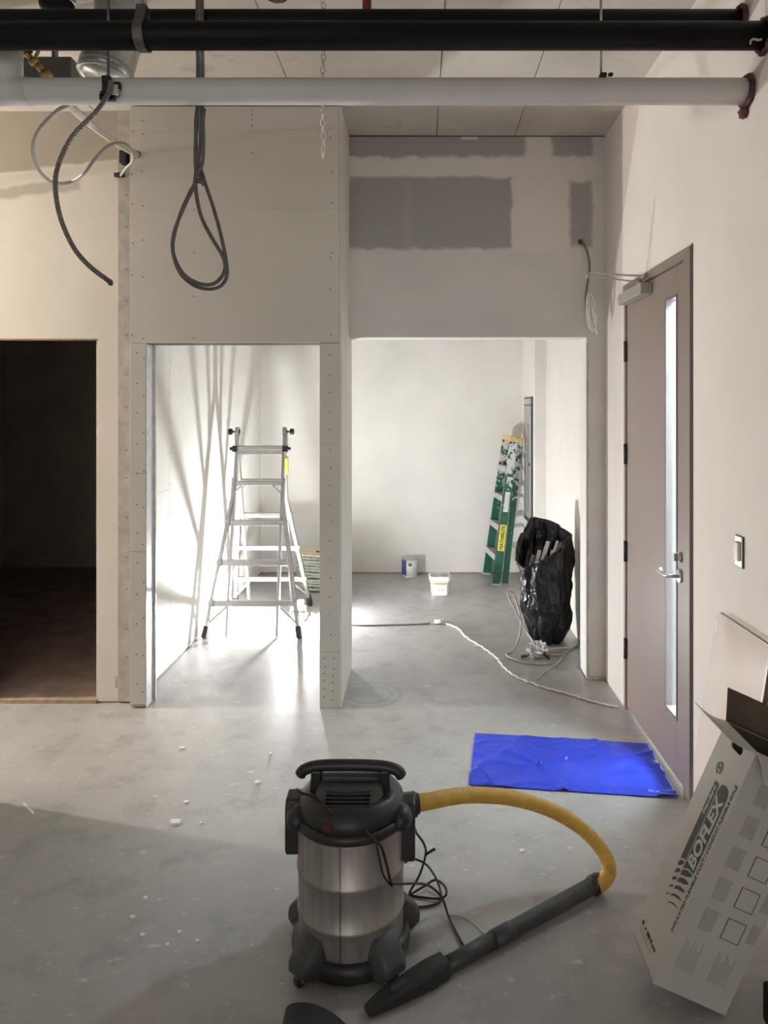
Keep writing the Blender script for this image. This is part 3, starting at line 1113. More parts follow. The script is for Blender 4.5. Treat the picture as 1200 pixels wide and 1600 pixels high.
# aluminium cable coil hanging from the header
hc = thing('armoured_cable_coil', 'silver armoured cable hanging coiled from a hole in the taped header', 'cable', at(925, 520, 4.62))
MB().tube(spline([at(907, 377, 4.70), at(911, 380, 4.66), at(917, 392, 4.64), at(921, 412, 4.63), at(920, 430, 4.62), at(917, 450, 4.60), at(915, 470, 4.58), at(918, 490, 4.58)], 8), .007, 8).build('cable_drop', M['armour'], hc)
mb = MB()
cl0 = at(924, 489, 4.57)
pts = []
for k in range(61):
    a = 2 * math.pi * k / 15
    w = .026 + .010 * math.sin(k * .31)
    pts.append((cl0.x + w * math.cos(a) + .034 * math.sin(a) * -.35, cl0.y + .02 * math.cos(a) + .005 * (k / 15 - 2), cl0.z + .108 * math.sin(a) + .014 * math.sin(k * .23)))
mb.tube(spline(pts, 2), .0065, 7)
mb.tube(spline([pts[-1], at(930, 512, 4.56), at(934, 522, 4.56)], 4), .0065, 7)
mb.build('cable_coil', M['alu_cable'], hc)
hb = at(907, 378, 4.69)
MB().cyl((hb.x, YH - .004, hb.z), (hb.x, YH + .001, hb.z), .018, 12).build('wall_hole', M['gap'], wh)

# ------------------------------------------------------------------ aluminium multi-position ladder
YF, YR, YT = 5.52, 6.44, 6.0
lad = thing('folding_ladder', 'tall silver aluminium folding ladder standing open in the left opening', 'ladder', (-1.3, 5.98, 0))


def fp(x, h):           # a point of the front frame
    return Vector((x, YF + .32 * h, h))


def rp(x, h):           # a point of the rear frame
    return Vector((x, YR - .30 * h, h))


def half(P, sgn, outer, inner):
    """one A-frame half: outer flared section with its rungs, inner straight section"""
    (oxl, oxr), (txl, txr) = outer
    sec = MB()
    parts = []
    off = Vector((0, -.012 * sgn, 0))
    for xb, xt in ((oxl, txl), (oxr, txr)):
        a = P(xb, .0) + off
        b = P(xt, 1.03) + off
        rail = MB().beam(a + (b - a) * .03, b, .026, .062, up=(0, 1, 0))
        rail.beam(b - Vector((0, 0, .03)), P(xt, 1.20) + off, .028, .05, up=(0, 1, 0))
        parts.append(rail.build('outer_rail', M['alu'], lad, bevel=.003))
        MB().beam(a - Vector((0, 0, -.004)), a + (b - a) * .085, .038, .075, up=(0, 1, 0)).build('rubber_foot', M['foot_black'], parts[-1], bevel=.006)
    for xb, xt in zip(*inner):
        MB().beam(P(xb, .008), P(xt, 1.46), .020, .052, up=(0, 1, 0)).build('inner_rail', M['alu'], lad, bevel=.003)
    for h in (.259, .554, .855):
        t = h / 1.03
        xl = oxl + (txl - oxl) * t
        xr_ = oxr + (txr - oxr) * t
        r = MB()
        r.beam(P(xl + .0, h) + off, P(xr_, h) + off, .038, .030, up=(0, 0, 1))
        r.beam(P(xl + .0, h - .02) + off * 1.6, P(xr_, h - .02) + off * 1.6, .012, .020, up=(0, 0, 1))
        for x in (xl, xr_):
            r.box(P(x, h - .008) + off * 1.4, (.04, .05, .05))
        r.build('rung', M['alu'], lad, bevel=.004)
    r = MB()
    h = 1.155
    xl, xr_ = inner[1]
    r.beam(P(xl, h), P(xr_, h), .05, .034)
    r.beam(P(xl - .01, 1.07) + off, P(xl + .07, h - .02) + off, .014, .020, up=(0, 1, 0))
    r.beam(P(xr_ + .01, 1.07) + off, P(xr_ - .07, h - .02) + off, .014, .020, up=(0, 1, 0))
    r.build('rung', M['alu'], lad, bevel=.004)
    r = MB()
    r.beam(P(xl, 1.44), P(xr_, 1.44), .05, .034)
    r.beam(P(xl, 1.405), P(xr_, 1.405), .016, .04)
    r.build('rung', M['alu'], lad, bevel=.004)
    for xb, t1 in ((oxl, 1), (oxr, -1)):
        h = .255
        xx = xb + ((txl if t1 > 0 else txr) - xb) * h / 1.03
        MB().beam(P(xb + ((txl if t1 > 0 else txr) - xb) * .10, .10) + off, P(xx + .115 * t1, h - .03) + off, .016, .024, up=(0, 1, 0)).build('brace', M['alu'], lad, bevel=.003)


half(fp, 1, ((-1.655, -.925), (-1.525, -1.120)), ((-1.487, -1.100), (-1.525, -1.135)))
half(rp, -1, ((-1.660, -.985), (-1.535, -1.150)), ((-1.530, -1.150), (-1.525, -1.135)))
for x, s in ((-1.525, -1), (-1.130, 1)):
    h = MB()
    h.beam((x, 5.965, 1.40), (x, 6.0, 1.57), .022, .05, up=(0, 1, 0))
    h.beam((x + .012 * s, 6.03, 1.40), (x + .012 * s, 6.0, 1.57), .018, .05, up=(0, 1, 0))
    h.cyl((x - .014, 6.0, 1.575), (x + .014, 6.0, 1.575), .040, 20)
    hg = h.build('hinge_plate', M['alu'], lad, bevel=.002)
    k = MB()
    k.cyl((x + s * .014, 6.0, 1.575), (x + s * .055, 6.0, 1.575), .008, 8)
    k.cyl((x + s * .045, 6.0, 1.575), (x + s * .075, 6.0, 1.575), .026, 12)
    k.cyl((x - .018, 6.0, 1.575), (x + .018, 6.0, 1.575), .022, 12)
    k.build('hinge_knob', M['foot_black'], hg, bevel=.003)
    k = MB()
    k.box((x + s * .010, 5.96, 1.435), (.040, .045, .05))
    k.cyl((x + s * .02, 5.96, 1.435), (x + s * .055, 5.96, 1.435), .014, 10)
    k.build('lock_knob', M['foot_black'], lad, bevel=.004)
a, b = rp(-1.128, 1.22), rp(-1.128, 1.36)
MB().beam(a + Vector((.004, -.004, 0)), b + Vector((.004, -.004, 0)), .024, .05, up=(0, 1, 0)).build('rail_label', M['yellow_label'], lad)

# ------------------------------------------------------------------ work light on the floor
wk = thing('work_light', 'small lit work light on a red stand glaring under the ladder', 'lamp', (WORK[0], WORK[1] + .06, 0))
mb = MB()
for s in (-1, 1):
    mb.tube(spline([(WORK[0] + s * .07, WORK[1] - .06, .009), (WORK[0] + s * .075, WORK[1] + .02, .009), (WORK[0] + s * .07, WORK[1] + .14, .009)], 4), .008, 8)
    mb.tube([(WORK[0] + s * .072, WORK[1] + .07, .009), (WORK[0] + s * .060, WORK[1] + .075, .10)], .007, 8)
mb.tube([(WORK[0] - .07, WORK[1] + .13, .010), (WORK[0] + .07, WORK[1] + .13, .010)], .007, 8)
mb.build('lamp_stand', M['lamp_red'], wk)
hs = MB().ext(WORK[0] - .055, WORK[0] + .055, WORK[1] + .055, WORK[1] + .095, .06, .155).build('lamp_housing', M['hinge'], wk, bevel=.008)
MB().ext(WORK[0] - .045, WORK[0] + .045, WORK[1] + .051, WORK[1] + .056, .07, .145).build('led_face', M['led'], hs)

# cords on the bright room floor
cable('extension_cord', [Vector((WORK[0] + .075, WORK[1] + .10, .012)), fl(486, 957, .006), fl(505, 967, .006), fl(530, 974, .006), fl(560, 977, .006), fl(610, 976, .006), fl(650, 975, .006), fl(672, 973.5, .006)],
      .006, 'pale_cable', 'grey cord running from the work light across the bright room floor', 'cord')
pts = [fl(694, 973, .008), fl(716, 982, .008), fl(728, 995, .008), fl(755, 1012, .008), fl(775, 1027, .008), fl(790, 1045, .008), fl(812, 1060, .008), fl(850, 1074, .008), fl(890, 1085, .008), fl(930, 1097, .008), fl(966, 1105, .008)]
sp_ = spline(pts, 14)
sp2 = [p + Vector((.004 * math.sin(i * 1.1), .004 * math.cos(i * 1.1), 0)) for i, p in enumerate(sp_)]
xc = tag(MB().tube(sp2, .0075, 7).build('twisted_cord', M['cord_white']), 'white twisted extension cord snaking from its plug to the door wall', 'cord')
mb = MB()
p = fl(690, 972, .015)
mb.tube([p + Vector((-.06, .005, 0)), p + Vector((.0, .0, .003)), p + Vector((.055, -.01, 0))], [.016, .02, .013], 8)
mb.build('plug', M['cord_white'], xc)
mb = MB().tube(spline([p + Vector((-.02, .02, -.004)), p + Vector((-.01, .06, -.006)), p + Vector((.04, .05, -.006)), p + Vector((.055, .0, -.004))], 5), .006, 7)
mb.build('cord_loop', M['cord_white'], xc)

# ------------------------------------------------------------------ cable drum behind the ladder
dr = thing('cable_drum', 'low coil of green grey wire with a pale board on top, behind the ladder', 'coil', (-.96, 7.15, 0))
mb = MB()
for k in range(11):
    z = .03 + k * .029
    pts = []
    for i in range(28):
        a = 2 * math.pi * i / 28
        r = .255 + .015 * noise.noise(Vector((math.cos(a) * 2, math.sin(a) * 2, k * 1.7)))
        pts.append((-.96 + r * math.cos(a), 7.15 + r * math.sin(a), z + .012 * noise.noise(Vector((math.cos(a) * 2, math.sin(a) * 2, k * .8 + 5)))))
    mb.tube(pts, .016, 6, closed=True)
mb.build('wire_coil', M['reel_wire'], dr)
MB().lathe([(0, 0), (.20, 0), (.20, .32), (0, .32)], 24, Matrix.Translation((-.96, 7.15, .01)), False).build('drum_core', M['plywood'], dr)
MB().lathe([(0, 0), (.28, 0), (.28, .014), (0, .014)], 28, Matrix.Translation((-.96, 7.15, .345)), False).build('drum_flange', M['plywood'], dr)
mb = MB().beam((-1.02, 7.05, .366), (-.84, 7.0, .366), .012, .012)
tag(mb.build('short_bar', M['hinge']), 'short dark bar lying on the coil board behind the ladder', 'bar')

# ------------------------------------------------------------------ green step ladder leaning on the pilaster
lean = math.radians(7.8)
GM = Matrix.Translation((.735, 7.40, 0.0)) @ Matrix.Rotation(math.radians(6), 4, 'Z') @ Matrix.Rotation(lean, 4, 'Y')
gl = thing('step_ladder', 'green fibreglass step ladder folded and leaning in the back corner', 'ladder', M=GM)
H = 1.47


def gw(h):
    return .245 - .075 * h / H


for s in (-1, 1):
    r = MB()
    r.beam((.0, s * gw(0), .01), (.0, s * gw(H), H), .020, .082, up=(1, 0, 0))
    rl = r.build('front_rail', M['green_frp'], gl, local=True, bevel=.003)
    MB().box((0, s * gw(0), .012), (.09, .03, .024)).build('rail_foot', M['step_grey'], rl, local=True, bevel=.004)
    r = MB()
    r.beam((.095, s * (gw(0) - .03), .03), (.075, s * (gw(H) - .03), H - .05), .016, .06, up=(1, 0, 0))
    r.build('rear_rail', M['green_frp'], gl, local=True, bevel=.003)
for k in range(1, 5):
    h = k * .295
    sb = MB()
    sb.box((-.005, 0, h), (.085, 2 * gw(h) - .01, .018))
    sb.box((-.046, 0, h - .02), (.010, 2 * gw(h) - .01, .055))
    sb.build('step', M['step_grey'], gl, local=True, bevel=.003)
for k in range(2, 5):
    h = k * .30 - .1
    MB().box((.088, 0, h), (.02, 2 * gw(h) - .05, .03)).build('rear_brace', M['step_grey'], gl, local=True, bevel=.003)
MB().box((.035, 0, H + .004), (.15, 2 * gw(H) + .03, .04)).build('ladder_cap', M['cap_yellow'], gl, local=True, bevel=.006)


def rail_face(h0, h1, x0=-.036, x1=.036, s=-1):
    return (x0, x1, h0, h1)


def rail_M(h):
    """frame on the camera-side rail: +x of text runs up the rail"""
    tilt = math.atan2(.075, H)
    R = Matrix(((0, -1, 0), (0, 0, -1), (1, 0, 0))).to_4x4()
    T = Matrix.Translation((0, -gw(h) - .0112, h))
    return T @ Matrix.Rotation(-tilt, 4, 'X') @ R


st1 = MB().box((.13, 0, 0), (.26, .068, .001), rail_M(.35)).build('yellow_sticker', M['yellow_label'], gl, local=True)
MB().text('FEATHERLITE', .046, rail_M(.35) @ Matrix.Translation((.012, -.016, .0008)), offset=.0012, width=.236).build('lettering', M['black_box'], st1, local=True)
st2 = MB().box((.10, -.002, 0), (.20, .05, .001), rail_M(.74)).build('white_sticker', M['can_white'], gl, local=True)
mb = MB()
for k in range(5):
    mb.box((.10 + RND.uniform(-.01, .01), -.018 + k * .009, .0007), (.16, .002, .0004), rail_M(.74))
tag(mb.build('sticker_lines', M['print_faint'], st2, local=True), kind='stuff')

# ------------------------------------------------------------------ wall panel on the pilaster
pn = thing('panel_cabinet', 'tall grey metal panel on the side of the white wall thickening', 'cabinet', (1.10, 7.2, .66))
MB().ext(1.088, 1.10, 6.96, 7.47, .63, 1.885).build('panel_frame', M['hinge'], pn, bevel=.003)
pdoor = MB().ext(1.080, 1.089, 6.995, 7.44, .68, 1.80).build('panel_door', M['panel_grey'], pn, bevel=.003)
MB().ext(1.076, 1.081, 7.14, 7.145, .75, 1.62).build('door_crease', M['hinge'], pdoor)
MB().cyl((1.072, 7.05, 1.22), (1.081, 7.05, 1.22), .016, 12).build('panel_latch', M['hinge'], pdoor)
MB().ext(1.079, 1.089, 7.0, 7.44, 1.81, 1.87).build('panel_header', M['tin'], pn)

# ------------------------------------------------------------------ paint can and pail
c = fl(640, 900)
c.z = 0
R_ = .083
can = thing('paint_can', 'white and blue paint can on the floor against the back wall', 'can', c)
T = Matrix.Translation(c)
MB().lathe([(R_ + .002, 0), (R_ + .002, .006), (R_, .008), (R_, .186), (R_ + .002, .190), (R_ + .002, .196), (R_ - .008, .196), (R_ - .012, .188), (0, .188)], 32, T).build('can_body', M['tin'], can)


def arc_patch(r, a0, a1, z0, z1, n=16):
    vs, fs_ = [], []
    for k in range(n + 1):
        a = a0 + (a1 - a0) * k / n
        for rr in (r, r + .0006):
            for z in (z0, z1):
                vs.append((rr * math.cos(a), rr * math.sin(a), z))
    for k in range(n):
        b = 4 * k
        fs_ += [(b + 2, b + 6, b + 7, b + 3), (b, b + 1, b + 5, b + 4), (b + 1, b + 3, b + 7, b + 5), (b, b + 4, b + 6, b + 2)]
    return vs, fs_


lb = MB().add(*arc_patch(R_, math.radians(190), math.radians(352), .014, .180, 24), True, T).build('can_label', M['can_white'], can)
MB().add(*arc_patch(R_ + .0007, math.radians(185), math.radians(247), .025, .178, 12), True, T).build('blue_band', M['can_blue'], lb)
MB().cyl((c.x + .006, c.y - R_ - .0016, .135), (c.x + .006, c.y - R_ - .0003, .135), .018, 18).build('label_emblem', M['print_dark'], lb)
MB().text('C', .022, Matrix.Translation((c.x + .006, c.y - R_ - .0022, .128)) @ Matrix.Rotation(math.pi / 2, 4, 'X'), align='CENTER').build('emblem_mark', M['yellow_label'], lb)
mb = MB()
for k in range(4):
    z = .045 + k * .016
    mb.add(*arc_patch(R_ + .0007, math.radians(262), math.radians(300 + 6 * (k % 2)), z, z + .004, 8), False, T)
tag(mb.build('label_lines', M['print_light'], lb), kind='stuff')
MB().tube(spline([c + Vector((-R_ - .004, 0, .15)), c + Vector((-R_ * .9, R_ * .7, .09)), c + Vector((0, R_ + .012, .06)), c + Vector((R_ * .9, R_ * .7, .09)), c + Vector((R_ + .004, 0, .15))], 6), .002, 6).build('bail_handle', M['tin'], can)

c = fl(687, 928)
c.z = 0
pail = thing('plastic_pail', 'square white plastic pail with label standing on the floor', 'pail', c)


def rrect(hw, r, z, n=5):
    out = []
    for cx, cy, a0 in ((hw - r, hw - r, 0), (-hw + r, hw - r, 90), (-hw + r, -hw + r, 180), (hw - r, -hw + r, 270)):
        for k in range(n + 1):
            a = math.radians(a0 + 90 * k / n)
            out.append((cx + r * math.cos(a), cy + r * math.sin(a), z))
    return out


def loft(rings, capb=True, capt=True):
    n = len(rings[0])
    vs = [p for r in rings for p in r]
    fs_ = []
    for i in range(len(rings) - 1):
        for k in range(n):
            q = (k + 1) % n
            fs_.append((i * n + k, i * n + q, (i + 1) * n + q, (i + 1) * n + k))
    if capb:
        fs_.append(tuple(range(n))[::-1])
    if capt:
        fs_.append(tuple((len(rings) - 1) * n + k for k in range(n)))
    return vs, fs_


rings = [rrect(.074, .02, .0), rrect(.080, .022, .02), rrect(.088, .025, .135), rrect(.098, .027, .137), rrect(.100, .027, .185), rrect(.092, .025, .185), rrect(.090, .025, .13)]
T = Matrix.Translation(c) @ Matrix.Rotation(math.radians(3), 4, 'Z')
MB().add(*loft(rings, True, False), True, T).build('pail_body', M['pail'], pail)
MB().add(*loft([rrect(.0895, .025, .11), rrect(.0895, .025, .13)]), False, T).build('pail_contents', M['pail_in'], pail)
lb = MB().box((.008, -.0855, .078), (.105, .001, .082), T @ Matrix.Rotation(0, 4, 'X')).build('pail_label', M['can_white'], pail)
lb.rotation_euler = (math.radians(0), 0, 0)
mb = MB()
for k, (w, hh, z) in enumerate(((.085, .007, .108), (.06, .003, .094), (.05, .003, .086), (.07, .003, .078), (.062, .010, .062), (.085, .005, .046))):
    mb.box((.008 - (.1 - w) * .2 * (k % 2), -.0866, z), (w, .0008, hh), T)
tag(mb.build('label_print', M['print_faint'], lb), kind='stuff')

# ------------------------------------------------------------------ rubbish bag by the right wall
bagc = Vector((.985, 5.45, 0))
bg = thing('rubbish_bag', 'open black rubbish bag stuffed with scrap against the right wall', 'bag', bagc)
RIM = [(0, .80), (35, .86), (80, .90), (120, .92), (150, .80), (180, .61), (215, .58), (250, .65), (290, .70), (330, .77), (360, .80)]


def rimz(a):
    a %= 360
    for (a0, z0), (a1, z1) in zip(RIM, RIM[1:]):
        if a0 <= a <= a1:
            t = (a - a0) / (a1 - a0)
            t = t * t * (3 - 2 * t)
            return z0 + (z1 - z0) * t
    return .8


PRO = [(0, .105), (.03, .13), (.12, .150), (.28, .175), (.5, .200), (.68, .205), (.82, .200), (.93, .195), (1.0, .205)]
nA = 72


def rad(t):
    for (t0, r0), (t1, r1) in zip(PRO, PRO[1:]):
        if t0 <= t <= t1:
            return r0 + (r1 - r0) * (t - t0) / (t1 - t0)
    return PRO[-1][1]


def bagpt(t, adeg, inner=0.0):
    a = math.radians(adeg)
    z = rimz(adeg) * t
    r = rad(t) - inner
    fold = .020 * math.sin(a * 7 + 3 * t + 2.2 * math.sin(4 * t)) * (.35 + t * .6)
    nz = noise.fractal(Vector((math.cos(a) * 2.0, math.sin(a) * 2.0, z * 4.0)), 0.6, 2.0, 4) * .030
    r += fold + nz
    if 170 < adeg < 255 and t > .85:
        r += .02 * (t - .85) / .15
    cx = -.005 - .035 * t
    ang_sq = 1 - .12 * abs(math.sin(2 * a))
    x = bagc.x + cx + r * math.cos(a) * ang_sq
    yv = bagc.y + r * .92 * math.sin(a) * ang_sq
    x = min(x, XR - .012)
    return (x, yv, max(z, .002))


rings = []
ts = [i / 26 for i in range(27)]
for t in ts:
    rings.append([bagpt(t, 360 * k / nA) for k in range(nA)])
rings.append([tuple(Vector(bagpt(1.0, 360 * k / nA, .010)) + Vector((0, 0, .006))) for k in range(nA)])
for t in (.97, .90, .80, .68):
    rings.append([bagpt(t, 360 * k / nA, .018) for k in range(nA)])
MB().add(*loft(rings, True, True), True).build('bag_film', M['bag'], bg)
# rolled hem
hem = [Vector(bagpt(1.0, 360 * k / nA, .004)) for k in range(nA)]
MB().tube(hem, .006, 6, closed=True).build('bag_hem', M['bag'], bg)
mb = MB()
mb.beam((.86, 5.36, .45), (.98, 5.47, .755), .035, .006)
mb.build('scrap_strip', M['scrap'], bg)
mb = MB().beam((.92, 5.36, .47), (1.05, 5.46, .76), .022, .006)
mb.build('scrap_strip', M['scrap'], bg)
mb = MB().beam((.84, 5.40, .45), (1.09, 5.49, .74), .03, .006, up=(0, 1, 0))
mb.build('scrap_strip', M['step_grey'], bg)
for k in range(5):
    MB().beam((.80 + k * .05, 5.36 + .02 * (k % 3), .5), (.86 + k * .05, 5.42 + .03 * (k % 2), .66 + .03 * (k % 2)), .025, .012, up=(0, 1, 0)).build('scrap_strip', M['scrap' if k % 2 else 'duct_grey'], bg)

# ------------------------------------------------------------------ cable heap with crumpled foil in front of the bag
hp = thing('cable_tangle', 'tangle of pale cable around a crumpled foil ball on the floor by the bag', 'cable', fl(835, 1030))
mb = MB()
mb.tube(spline([fl(835, 1005, .09), at(822, 985, 5.25), at(806, 955, 5.3), at(794, 930, 5.35), at(796, 924, 5.36), at(802, 928, 5.36), at(810, 950, 5.33), at(814, 975, 5.3), at(810, 1000, 5.3), fl(800, 1018, .01), fl(791, 1022, .008), fl(800, 1029, .008), fl(830, 1037, .008), fl(865, 1036, .008), fl(879, 1024, .008), fl(882, 1019, .008), fl(862, 1017, .012), fl(846, 1018, .03)], 8), .0065, 8)
mb.build('cable_loop', M['pale_cable'], hp)
mb = MB().tube(spline([fl(850, 1021, .008), fl(872, 1024, .008), fl(892, 1014, .008), fl(902, 1009, .008)], 6), .0065, 8)
mb.build('cable_loop', M['pale_cable'], hp)
mb = MB().tube(spline([fl(840, 1062, .008), fl(846, 1054, .008), fl(868, 1038, .014), fl(878, 1030, .02)], 6), .0065, 8)
mb.build('cable_loop', M['pale_cable'], hp)
mb = MB().tube(spline([fl(842, 1019, .02), fl(862, 1014, .012), fl(888, 1012, .008)], 6), .008, 8)
mb.build('cable_loop', M['cream_tube'], hp)
b0 = fl(838, 1028)
bb = blob((b0.x + .01, b0.y, .062), .062, 3, (1.1, .9, .85))
for i, p in enumerate(bb.v):
    q = p - Vector((b0.x, b0.y, .06))
    bb.v[i] = p + q.normalized() * .018 * noise.noise(p * 45)
bb.s = [False] * len(bb.s)
bb.build('foil_ball', M['foil'], hp)
mb = MB()
for k in range(26):
    a = RND.uniform(0, 6.28)
    e0 = Vector((b0.x - .035 + RND.uniform(-.03, .03), b0.y - .04 + RND.uniform(-.02, .02), .05 + RND.uniform(-.03, .05)))
    dv = Vector((RND.uniform(-1, 1), RND.uniform(-1, .3), RND.uniform(-.5, 1))).normalized() * .022
    mb.beam(e0 - dv, e0 + dv, .010, .002)
tag(mb.build('foil_scraps', M['foil'], hp), kind='stuff')
for a, b in (((.05, -.01, .03), (.085, -.05, .012)), ((-.05, .0, .02), (-.11, -.01, .012))):
    MB().beam(b0 + Vector(a), b0 + Vector(b), .018, .016).build('connector', M['hinge'], hp, bevel=.003)

# ------------------------------------------------------------------ blue plastic sheet by the door
P4 = [fl(742, 1147), fl(1014, 1163), fl(1061, 1249), fl(732, 1228)]
P4[1].x = min(P4[1].x, XR - .012)
P4[2].x = min(P4[2].x, XR - .012)
nu, nv = 130, 70
CREASE = [(fl(790, 1176), fl(842, 1197)), (fl(842, 1197), fl(884, 1187)), (fl(846, 1199), fl(882, 1236)), (fl(884, 1186), fl(925, 1182)), (fl(748, 1205), fl(765, 1226))]


def seg_d(p, a, b):
    ab = b - a
    t_ = max(0, min(1, (p - a).dot(ab) / ab.length_squared))
    return (p - a - ab * t_).length


vs, fs_ = [], []
for j in range(nv + 1):
    for i in range(nu + 1):
        u, v = i / nu, j / nv
        p = P4[0].lerp(P4[1], u).lerp(P4[3].lerp(P4[2], u), v)
        n_ = noise.noise(Vector((p.x * 5, p.y * 5, 1.3)))
        r_ = abs(noise.noise(Vector((p.x * 3.2 + 2, p.y * 4.5, 7.0))))
        z = .004 + .004 * max(0, n_) + .010 * max(0, .10 - r_) / .10 * (.4 + .6 * abs(n_))
        z += sum(.011 * math.exp(-(seg_d(Vector((p.x, p.y, 0)), a_, b_) / .014) ** 2) for a_, b_ in CREASE)
        if v > .97 and u > .9:
            z += .01
        e = .004 * noise.noise(Vector((u * 9, v * 9, 3)))
        vs.append((p.x + (e if i in (0, nu) else 0), p.y + (e if j in (0, nv) else 0), z))
for j in range(nv):
    for i in range(nu):
        a = j * (nu + 1) + i
        fs_.append((a, a + 1, a + nu + 2, a + nu + 1))
b = MB().add(vs, fs_, True)
bmat = b.build('plastic_mat', M['blue'])
sm = bmat.modifiers.new('thickness', 'SOLIDIFY')
sm.thickness = .002
sm.offset = 1
tag(bmat, 'wrinkled blue plastic sheet lying on the floor before the door', 'sheet')

# ------------------------------------------------------------------ switch and clear sheet on the right wall
c = Vector((XR, 2.705, 1.225))
sw = thing('light_switch', 'white wall switch without cover plate between door and clear sheet', 'switch', c)
MB().ext(XR - .006, XR, 2.672, 2.738, 1.165, 1.285).build('switch_box', M['hinge'], sw, bevel=.002)
MB().ext(XR - .009, XR - .005, 2.676, 2.734, 1.168, 1.282).build('switch_yoke', M['chrome'], sw, bevel=.002)
MB().ext(XR - .020, XR - .008, 2.687, 2.723, 1.190, 1.260).build('switch_rocker', M['device'], sw, bevel=.003)

ang = math.radians(9)
S0 = at(1199, 1004, 2.43)
zt, xt = .955, XR - .022
SM_ = Matrix.Translation((xt - zt * math.tan(ang), 2.42, 0.004)) @ Matrix.Rotation(ang, 4, 'Y')
cs = thing('clear_sheet', 'clear plastic sheet with rounded corners leaning on the wall behind the carton', 'sheet', M=SM_)
Ls = zt / math.cos(ang)
Wd = .435
prof = []
for cx, cz_, a0 in ((Wd - .03, Ls - .03, 0), (.012, Ls - .012, 90), (.012, .012, 180), (Wd - .03, .03, 270)):
    rr = .03 if cx > .1 else .012
    for k in range(7):
        a = math.radians(a0 + 90 * k / 6)
        prof.append((cx + rr * math.cos(a), cz_ + rr * math.sin(a)))
MB().prism(prof, -.004, .004, 'YZ').build('sheet_pane', M['clear_sheet'], cs, local=True)
MB().ext(-.009, .009, -.014, .001, .01, Ls - .004).build('sheet_edge', M['sheet_edge'], cs, local=True)
MB().ext(-.006, .006, .012, Wd - .03, Ls - .003, Ls + .002).build('top_edge', M['sheet_edge'], cs, local=True)
MB().ext(-.0055, -.0042, Wd - .022, Wd - .014, Ls - .085, Ls - .035).build('edge_glint', M['can_white'], cs, local=True)  # glint near the top of the far edge, painted as a white strip

# ------------------------------------------------------------------ carton leaning at the right
t = math.radians(24.2)
W, DP, LL = .23, .208, .735
bl_ = Vector((.886 - W * math.cos(t), 2.08, W * math.sin(t) + .001))
BM = Matrix.Translation(bl_) @ Matrix.Rotation(t, 4, 'Y')
bx_ = thing('duct_carton', 'tilted grey white duct carton with open flaps leaning on the right wall', 'carton', M=BM)
th = .004
# hole in face A (x = 0) is cut as a gap between strips
shell = MB()
shell.ext(0, W, 0, th, 0, LL)
shell.ext(0, W, DP - th, DP, 0, LL)
shell.ext(W - th, W, th, DP - th, 0, LL)
shell.ext(0, W, th, DP - th, 0, th)
HU, HV = .700, .098            # handle hole centre
sx = []


def rounded_hole(n=8, hw=.036, r=.0125):
    out = []
    for s, a0 in ((1, -90), (-1, 90)):
        for k in range(n + 1):
            a = math.radians(a0 + 180 * k / n)
            out.append((HV + s * (hw - r) + r * math.cos(a), HU + r * math.sin(a)))
    return out


hole = rounded_hole()
outer_ = []
y0, y1, z0, z1 = th, DP - th, th, LL
for yv, zv in hole:                       # project each hole vertex radially onto the wall rectangle near the hole
    d = Vector((yv - HV, zv - HU))
    k = min((((y1 if d.x > 0 else y0) - HV) / d.x) if abs(d.x) > 1e-9 else 1e9,
            (((z1 if d.y > 0 else HU - .05) - HU) / d.y) if abs(d.y) > 1e-9 else 1e9)
    outer_.append((HV + d.x * k, HU + d.y * k))
n = len(hole)
vs = [(x, yv, zv) for x in (0, th) for yv, zv in hole] + [(x, yv, zv) for x in (0, th) for yv, zv in outer_]
fs_ = []
for k in range(n):
    q = (k + 1) % n
    fs_.append((k, q, 2 * n + q, 2 * n + k))
    fs_.append((n + k, n + q, 3 * n + q, 3 * n + k))
    fs_.append((k, q, n + q, n + k))
shell.add(vs, fs_)
for cy, cz_ in ((y0, z1), (y1, z1)):      # fill the two upper corners left by the radial projection
    near = sorted(outer_, key=lambda p: (p[0] - cy) ** 2 + (p[1] - cz_) ** 2)
    a = min((p for p in outer_ if abs(p[0] - cy) < 1e-6), key=lambda p: abs(p[1] - cz_))
    b = min((p for p in outer_ if abs(p[1] - cz_) < 1e-6), key=lambda p: abs(p[0] - cy))
    shell.add([(0, *a), (0, *b), (0, cy, cz_), (th, *a), (th, *b), (th, cy, cz_)], [(0, 1, 2), (3, 4, 5)])
for cy in (y0, y1):
    a = min((p for p in outer_ if abs(p[0] - cy) < 1e-6), key=lambda p: p[1])
    b = min((p for p in outer_ if abs(p[1] - (HU - .05)) < 1e-6), key=lambda p: abs(p[0] - cy))
    shell.add([(0, *a), (0, *b), (0, cy, HU - .05), (th, *a), (th, *b), (th, cy, HU - .05)], [(0, 1, 2), (3, 4, 5)])
shell.ext(0, th, th, DP - th, 0, HU - .05)
body = shell.build('carton_body', M['carton'], bx_, local=True)
ins = MB()
ins.ext(th + .0005, th + .001, th, DP - th, th, HU - .05)
ins.ext(W - th - .001, W - th - .0005, th, DP - th, th, LL - .001)
ins.ext(th, W - th, DP - th - .001, DP - th - .0005, th, LL - .001)
ins.ext(th, W - th, th + .0005, th + .001, th, LL - .001)
ins.build('carton_lining', M['kraft'], body, local=True)
